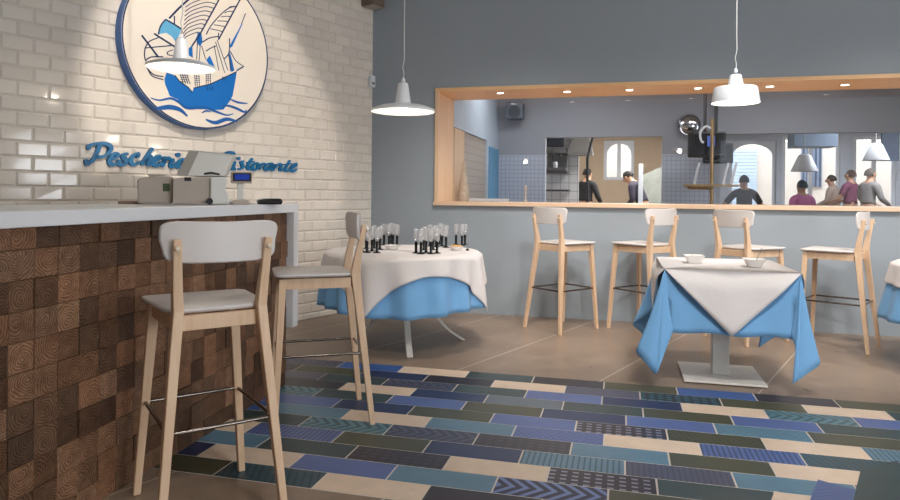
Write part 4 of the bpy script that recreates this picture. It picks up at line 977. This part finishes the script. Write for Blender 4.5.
m = MB(); m.bx((-.32,-.12,zz(186.5)),(.30,.10,zz(184.5))); m.lathe([(.13,zz(189.5)),(.16,zz(186.6))], 24, (-.14,-.01,0)); m.build('tray', M['brass'], t, 30)
for dx in (-.2, .13, .22):
    m = MB(); m.tube([(dx,.0,zz(184.4)),(dx+.03,.0,zz(172)),(dx+.06,.02,zz(163))], .014, 8); m.build('strut', M['lamp_white'], t)
# things on the sill behind the glass
p = W(at_w(463.5, 200, .76)[0], .76, ZB+.0342)
m = MB(); m.lathe([(.070,0),(.072,.01),(.044,.22),(.012,.42),(.002,.435)], 28); o = m.build('patterned_cone', None or plain('cream_brown_pattern', srgb(206,190,168), .5, var=.45, scale=22)); o.location = p; tag(o, 'cream and brown patterned cone standing on the sill behind the glass by the left jamb', 'ornament')
a_, _ = at_w(470, 200, .72); b_, _ = at_w(507, 200, .72)
m = MB(); m.bx((a_, .66, ZB+.0342), (b_, .86, ZB+.066)); o = m.build('paper_stack', M['lamp_white'], smooth=0, bevel=.003); aligned(o); tag(o, 'flat white paper stack on the sill right of the patterned cone', 'paper')
p = W(at_w(525.5, 200, .75)[0], .75, ZB+.0342)
m = MB(); m.lathe([(.02,0),(.02,.01),(.010,.02),(.009,.12),(.012,.125),(.016,.15),(.012,.17),(.002,.176)], 16); o = m.build('pepper_mill', plain('pale_wood_mill', srgb(206,196,178), .4)); o.location = p; tag(o, 'slim pale pepper mill on the sill right of the white papers', 'pepper mill')
a_, z1_ = at_w(794, 136, 7.0); b_, z0_ = at_w(838, 146.5, 7.0)
m = MB(); m.bx((a_, 7.0, z0_), (b_, 7.5, KC-.002)); o = m.build('ceiling_duct', plain('blue_grey_duct', srgb(128,146,168), .5), smooth=0, bevel=.01); aligned(o); tag(o, 'blue-grey box duct under the hall ceiling above the pink-topped person', 'duct')
a_, _ = at_w(882, 140, 9.0); b_, z0_ = at_w(899, 161, 9.0)
m = MB(); m.bx((a_, 9.0, z0_), (b_, 9.06, KC-.002)); o = m.build('hanging_panel', plain('dark_blue_panel', srgb(58,76,104), .5), smooth=0); aligned(o); tag(o, 'dark blue panel hanging from the hall ceiling at the right end', 'panel')
# pendant reflections in the glass, built as solid lamps in the hall
for lab, x, y, d, r in (('solid stand-in for a reflected conical white pendant above the person in pink', 804.5, 171.5, 11.2, .21), ('solid stand-in for a reflected conical white pendant near the right edge', 876, 160.5, 11.2, .20)):
    t = thing('reflected_pendant', lab, 'pendant lamp', at(x, y, d), 0, 'reflected conical pendants built solid')
    m = MB(); m.lathe([(r,0),(r,.01),(r*.45,.27),(r*.3,.29),(.002,.295)], 36, cap=False); m.build('shade', M['lamp_white'], t, 40)
    m = MB(); m.tube([(0,0,.29),(0,0,KC-t.location.z-.002)], .006, 6); m.build('cord', M['cord'], t)
# ------------------------------------------------------------------ people
def mirror(P): return [(-x, y, z) for x, y, z in P]
def person(label, loc, rz, sc=1.0, lean=0.0, arms='fwd', top=(60,60,66), legs=(40,42,50), hair=(30,26,24), skin=(196,150,122), seated=False, turn=0.0, bow=0.0, sleeves='short', grp=None):
    t = thing('person', label, 'person', loc, rz)
    t.scale = (sc, sc, sc)
    pel = Vector((0,0,.47 if seated else .95)); V = []; E = []; R = []; B = []
    def v(p, r, par=None, bone='torso', ry=None):
        V.append(Vector(p)); R.append((r, ry or r)); B.append(bone)
        if par is not None: E.append((par, len(V)-1))
        return len(V)-1
    rl = Matrix.Rotation(-lean, 3, 'X')
    tp = lambda x, y, z: pel + rl @ Vector((x, y, z))
    p0 = v(pel, .135, None, 'hip', .11); p1 = v(tp(0,0,.16), .125, p0, 'torso', .10); p2 = v(tp(0,.005,.34), .145, p1, 'torso', .11); p3 = v(tp(0,-.005,.47), .10, p2, 'torso', .085)
    p4 = v(tp(0,.0,.54), .056, p3, 'neck'); rb = Matrix.Rotation(-lean-bow, 3, 'X') @ Matrix.Rotation(turn, 3, 'Z'); hb = tp(0,.005,.56)
    hp = lambda x, y, z: hb + rb @ Vector((x, y, z))
    p5 = v(hp(0,.02,.05), .066, p4, 'head', .075); p6 = v(hp(0,.022,.12), .078, p5, 'head', .094); p7 = v(hp(0,.012,.19), .066, p6, 'head', .08)
    for s in (-1, 1):
        sh = v(tp(s*.175,0,.44), .062, p3, 'sleeve')
        if arms == 'fwd': el, wr = (s*.25,.07,.20), (s*.16,.30,.14)
        elif arms == 'wide': el, wr = (s*.36,.10,.20), (s*.34,.34,.10)
        elif arms == 'down': el, wr = (s*.22,-.02,.17), (s*.23,.08,-.06)
        else: el, wr = (s*.24,.16,.22), (s*.10,.36,.26)
        um = v(tp((s*.175+el[0])/2, el[1]*.5, (.44+el[2])/2), .050, sh, 'sleeve'); e_ = v(tp(*el), .042, um, 'lowsleeve'); w_ = v(tp(*wr), .028, e_, 'arm')
        dr = (tp(*wr)-tp(*el)).normalized(); h_ = v(tp(*wr)+dr*.07, .030, w_, 'hand', .018); side = dr.cross(Vector((0,0,1))).normalized()
        for i, (o_, L_) in enumerate(((-.026,.062),(-.009,.075),(.009,.07),(.024,.055))):
            b_ = tp(*wr)+dr*.10+side*o_; f1_ = v(b_, .0095, h_, 'hand'); f2_ = v(b_+dr*L_*.5+Vector((0,0,-.008)), .0085, f1_, 'hand'); v(b_+dr*L_*.9+Vector((0,0,-.026)), .0075, f2_, 'hand')
        th = v(tp(*wr)+dr*.045-side*s*.034+Vector((0,0,-.006)), .011, w_, 'hand'); v(tp(*wr)+dr*.085-side*s*.046+Vector((0,0,-.014)), .009, th, 'hand')
        if seated: pts = [(s*.10,.06,.455,.085,'hip'), (s*.12,.24,.46,.078,'leg'), (s*.13,.44,.455,.06,'leg'), (s*.13,.43,.24,.05,'leg'), (s*.13,.42,.07,.036,'foot'), (s*.14,.54,.035,.034,'foot')]
        else: pts = [(s*.095,0,.87,.092,'hip'), (s*.105,.01,.68,.078,'leg'), (s*.11,.02,.49,.057,'leg'), (s*.11,-.01,.28,.05,'leg'), (s*.11,-.015,.085,.036,'foot'), (s*.12,.11,.036,.034,'foot')]
        pr_ = p0
        for x, y, z, r, b in pts: pr_ = v((x,y,z), r, pr_, b)
    me = bpy.data.meshes.new('body'); me.from_pydata(V, E, []); o = bpy.data.objects.new('body', me); COL.objects.link(o)
    md = o.modifiers.new('k', 'SKIN'); md.use_smooth_shade = True
    for i, d in enumerate(me.skin_vertices[0].data): d.radius = R[i]; d.use_root = (i == 0)
    o.modifiers.new('s', 'SUBSURF').levels = 2; o.modifiers['s'].render_levels = 2
    dg = bpy.context.evaluated_depsgraph_get(); ev = o.evaluated_get(dg); nm = bpy.data.meshes.new_from_object(ev)
    bpy.data.objects.remove(o); 
    vs = [x.co.copy() for x in nm.vertices]; nn = [x.normal.copy() for x in nm.vertices]; fs = [tuple(p.vertices) for p in nm.polygons]
    # nearest skeleton segment tells which garment a vertex belongs to
    segs = [(V[a], V[b], B[a], B[b]) for a, b in E]
    def region(p):
        best = None
        for a, b, ba, bb in segs:
            ab_ = b-a; tt = max(0, min(1, (p-a).dot(ab_)/ab_.length_squared)); d = (p-a-ab_*tt).length
            if best is None or d < best[0]: best = (d, ba if tt < .5 else bb)
        return best[1]
    reg = [region(p) for p in vs]
    m = MB(); m.add(vs, fs)
    # face: nose, eyes, mouth and ears grown on the same body mesh
    def blob(c, r, mi=0, n=10):
        rings = []
        for k_ in range(1, 7): a = PI*k_/7; rings.append([hp(c[0]+r[0]*math.sin(a)*math.cos(2*PI*i/n), c[1]+r[1]*math.sin(a)*math.sin(2*PI*i/n), c[2]-r[2]*math.cos(a)) for i in range(n)])
        m.loft(rings, True, mi)
    blob((0,.112,.105), (.014,.022,.024))
    for s in (-1, 1): blob((s*.078,.012,.11), (.012,.022,.032)); blob((s*.032,.098,.128), (.013,.010,.009), 1)
    blob((0,.092,.066), (.024,.010,.007), 2)
    sk = plain('skin_%d' % len(bpy.data.materials), srgb(*skin), .5, var=.04)
    m.build('body', [sk, M['eye'], M['lip']], t, 80)
    def garment(name, keep, off, mat):
        kf = [f for f in fs if all(reg[i] in keep for i in f)]
        if not kf: return
        ids = sorted({i for f in kf for i in f}); mp = {i: k_ for k_, i in enumerate(ids)}
        g_ = MB(); g_.add([vs[i] + nn[i]*off for i in ids], [tuple(mp[i] for i in f) for f in kf]); g_.build(name, mat, t, 80, solid=.004)
    fab = lambda c: plain('garment_%d' % len(bpy.data.materials), srgb(*c), .85, var=.12, scale=10)
    garment('shirt', {'torso','sleeve'} | ({'lowsleeve','arm'} if sleeves == 'long' else set()), .010, fab(top)); garment('trousers', {'hip','leg'}, .008, fab(legs)); garment('shoes', {'foot'}, .006, fab((30,30,32)))
    h = MB(); rings = []
    for k_ in range(0, 8):
        a = PI*.60*k_/7 + .02; n = 20; rings.append([hp(.086*math.sin(a)*math.cos(2*PI*i/n)*1.0, .0 + .098*math.sin(a)*math.sin(2*PI*i/n) - (.010 + .02*(a/PI)) , .135 + .100*math.cos(a) - (.0 if math.sin(2*PI*i/n) > .2 else .03*(a/PI))) for i in range(n)])
    h.loft(rings); h.build('hair', fab(hair), t, 80)
    return t
M['eye'] = plain('dark_eye', srgb(40,30,26), .2); M['lip'] = plain('lip', srgb(150,90,84), .5)
def floor_at(x, d): p = at(x, 200, d); return Vector((p.x, p.y, 0))
person('cook in black standing at the far kitchen window, left of the two cooks', floor_at(585, 13.2), -.8, .97, .12, 'fwd', (34,32,36), (40,40,46), sleeves='long')
person('cook in dark clothes bent forward over the far kitchen table, right of the two cooks', floor_at(646, 12.2), .9, .98, .50, 'fwd', (46,42,58), (40,40,50), bow=.3, sleeves='long')
person('man in a dark grey T-shirt seen from behind before the arched street door', floor_at(744.5, 10.8), -.12, .86, .05, 'wide', (64,60,66), (50,52,60), (34,30,28))  # figures from here on are partly reflections, built solid in the hall
person('person in a pink and purple top with a dark cap under the reflected conical pendant', floor_at(803, 9.7), .1, .80, .05, 'down', (214,124,178), (60,60,80), (40,66,78), sleeves='long')
person('person in a plum top behind the grey figure near the window right end', floor_at(850.5, 13.4), .5, .98, .0, 'fwd', (120,66,90), (60,56,66), (70,50,40))
person('person in grey facing right, nearest the right end of the window', floor_at(867, 12.6), -1.35, .98, .1, 'fwd', (128,124,122), (80,78,80), (84,74,66), sleeves='long')
person('person in beige partly hidden left of the plum top', floor_at(836, 14.1), .7, .94, .15, 'fwd', (190,172,158), (90,86,88), (60,44,36), sleeves='long')
# dining table at the far right of the hall
t = thing('hall_table', 'dark table at the right end of the hall', 'table', floor_at(893, 11.5), -A)
m = MB(); m.bx((-.35,-.4,.92),(.6,.4,.96)); m.build('tabletop', M['black'], t, 0, bevel=.004)
for sx in (-.3,.55):
    for sy in (-.35,.35): m = MB(); m.bx((sx-.02,sy-.02,0),(sx+.02,sy+.02,.919)); m.build('leg', M['black'], t, 0)
# ------------------------------------------------------------------ light
def area(name, loc, size, aim, power, col, sy=None):
    l = bpy.data.lights.new(name, 'AREA'); l.shape = 'RECTANGLE'; l.size = size; l.size_y = sy or size; l.energy = power; l.color = col
    o = bpy.data.objects.new(name, l); COL.objects.link(o); o.location = loc; o.rotation_euler = (Vector(aim)-Vector(loc)).to_track_quat('-Z', 'Y').to_euler(); return o
DAY = (.90,.95,1.0)
PW = dict(logo=330, fill_spots=22, kit=24, hall=170, street=1500)
for (a, b, c, d), p_ in zip(WIN_RIGHT, (28, 15, 130)): area('daylight', (RX+.05, (a+b)/2, (c+d)/2), d-c, (0, (a+b)/2+(2.6 if p_ > 200 else 0), (c+d)/2-.2), p_, DAY, b-a)
for (a, b, c, d), p_ in zip(WIN_REAR, (5, 120)): area('daylight', ((a+b)/2, RY-.05, (c+d)/2), b-a, ((a+b)/2-(1.5 if p_ > 50 else 0), 2, (c+d)/2-.3), p_, DAY, d-c)
def spot(loc, aim, power, ang, blend=.35, col=(1,.88,.74), r=.04):
    l = bpy.data.lights.new('logo_and_fill_spot', 'SPOT'); l.energy = power; l.spot_size = math.radians(ang); l.spot_blend = blend; l.color = col; l.shadow_soft_size = r
    o = bpy.data.objects.new('logo_and_fill_spot', l); COL.objects.link(o); o.location = loc; o.rotation_euler = (Vector(aim)-Vector(loc)).to_track_quat('-Z', 'Y').to_euler()
for u_ in (1.4, 2.9, 4.4, 5.6): spot(W(u_+.5, -2.3, 3.55), W(u_, -.30, .25), 295, 64, 1.0, (1,.96,.92), .25)  # added unseen spots that brighten the lower back wall
lgc = MBK @ Vector((LX, LZ, 0))
spot((-.45, 2.9, 3.55), lgc + Vector((.10,.14,-.40)), 230, 40, .3, (1,.9,.8))
spot((-.9, 1.2, 3.5), CT(.9, 0, .6), PW['fill_spots'], 70); spot((.4, 3.4, 3.5), (RC.x, RC.y, .7), PW['fill_spots'], 60); spot((1.2, 1.2, 3.5), (tc.x, tc.y-.2, .5), 300, 60, .8, (1,.95,.9), .2); spot((.6, .8, 3.5), (.5, 2.9, 0), 110, 80, .8, (1,.95,.9), .2); spot((3.4,2.5,3.5), (3.4,4.6,.7), PW['fill_spots'], 70)  # added unseen fill spots over counter, tables and inlay
area('kitchen_fill', W(1.6, 2.0, KC-.03), 1.6, W(1.6, 2.0, 0), PW['kit'], (1,.97,.93), .5); area('kitchen_fill', W(4.2, 1.9, KC-.03), 1.6, W(4.2, 1.9, 0), PW['kit'], (1,.97,.93), .5)  # added unseen fill under the kitchen ceiling
area('scullery_fill', W(3.0, 6.6, KC-.03), 1.4, W(3.0, 6.6, 0), 150, (1,.96,.9))  # added unseen fill to lift the dark hatch room
area('scullery_fill', W(3.0, 4.2, KC-.03), 1.2, W(3.0, 4.2, 0), 60, (1,.96,.9), .4); area('hall_fill', W(7.5, 6.5, KC-.03), 2.5, W(7.5, 6.5, 0), PW['hall'], (.95,.97,1))  # further added fill for the hatch room and the hall
area('street_fill', W(4.5, 11.6, 5.5), 19, W(4.5, WS, 1.2), PW['street'], (.92,.96,1), 2)  # added area lamp that brightens the house front, besides the world sky
w = bpy.data.worlds.new('world'); S.world = w; w.use_nodes = True
w.node_tree.nodes['Background'].inputs[0].default_value = (.78,.88,1,1); w.node_tree.nodes['Background'].inputs[1].default_value = .7
# ------------------------------------------------------------------ camera
cam = bpy.data.cameras.new('camera'); co = bpy.data.objects.new('camera', cam); COL.objects.link(co)
co.matrix_world = Matrix.Translation(EYE) @ Matrix.Rotation(PI/2, 4, 'X') @ Matrix.Rotation(ROLL, 4, 'Z')
cam.sensor_width = 36; cam.lens = F*36/900; cam.shift_y = -(250-HZ)/900; cam.clip_start = .05
S.camera = co
S.view_settings.view_transform = 'Standard'; S.view_settings.look = 'None'; S.view_settings.gamma = 1; S.view_settings.use_curve_mapping = False
S.view_settings.exposure = 0.0
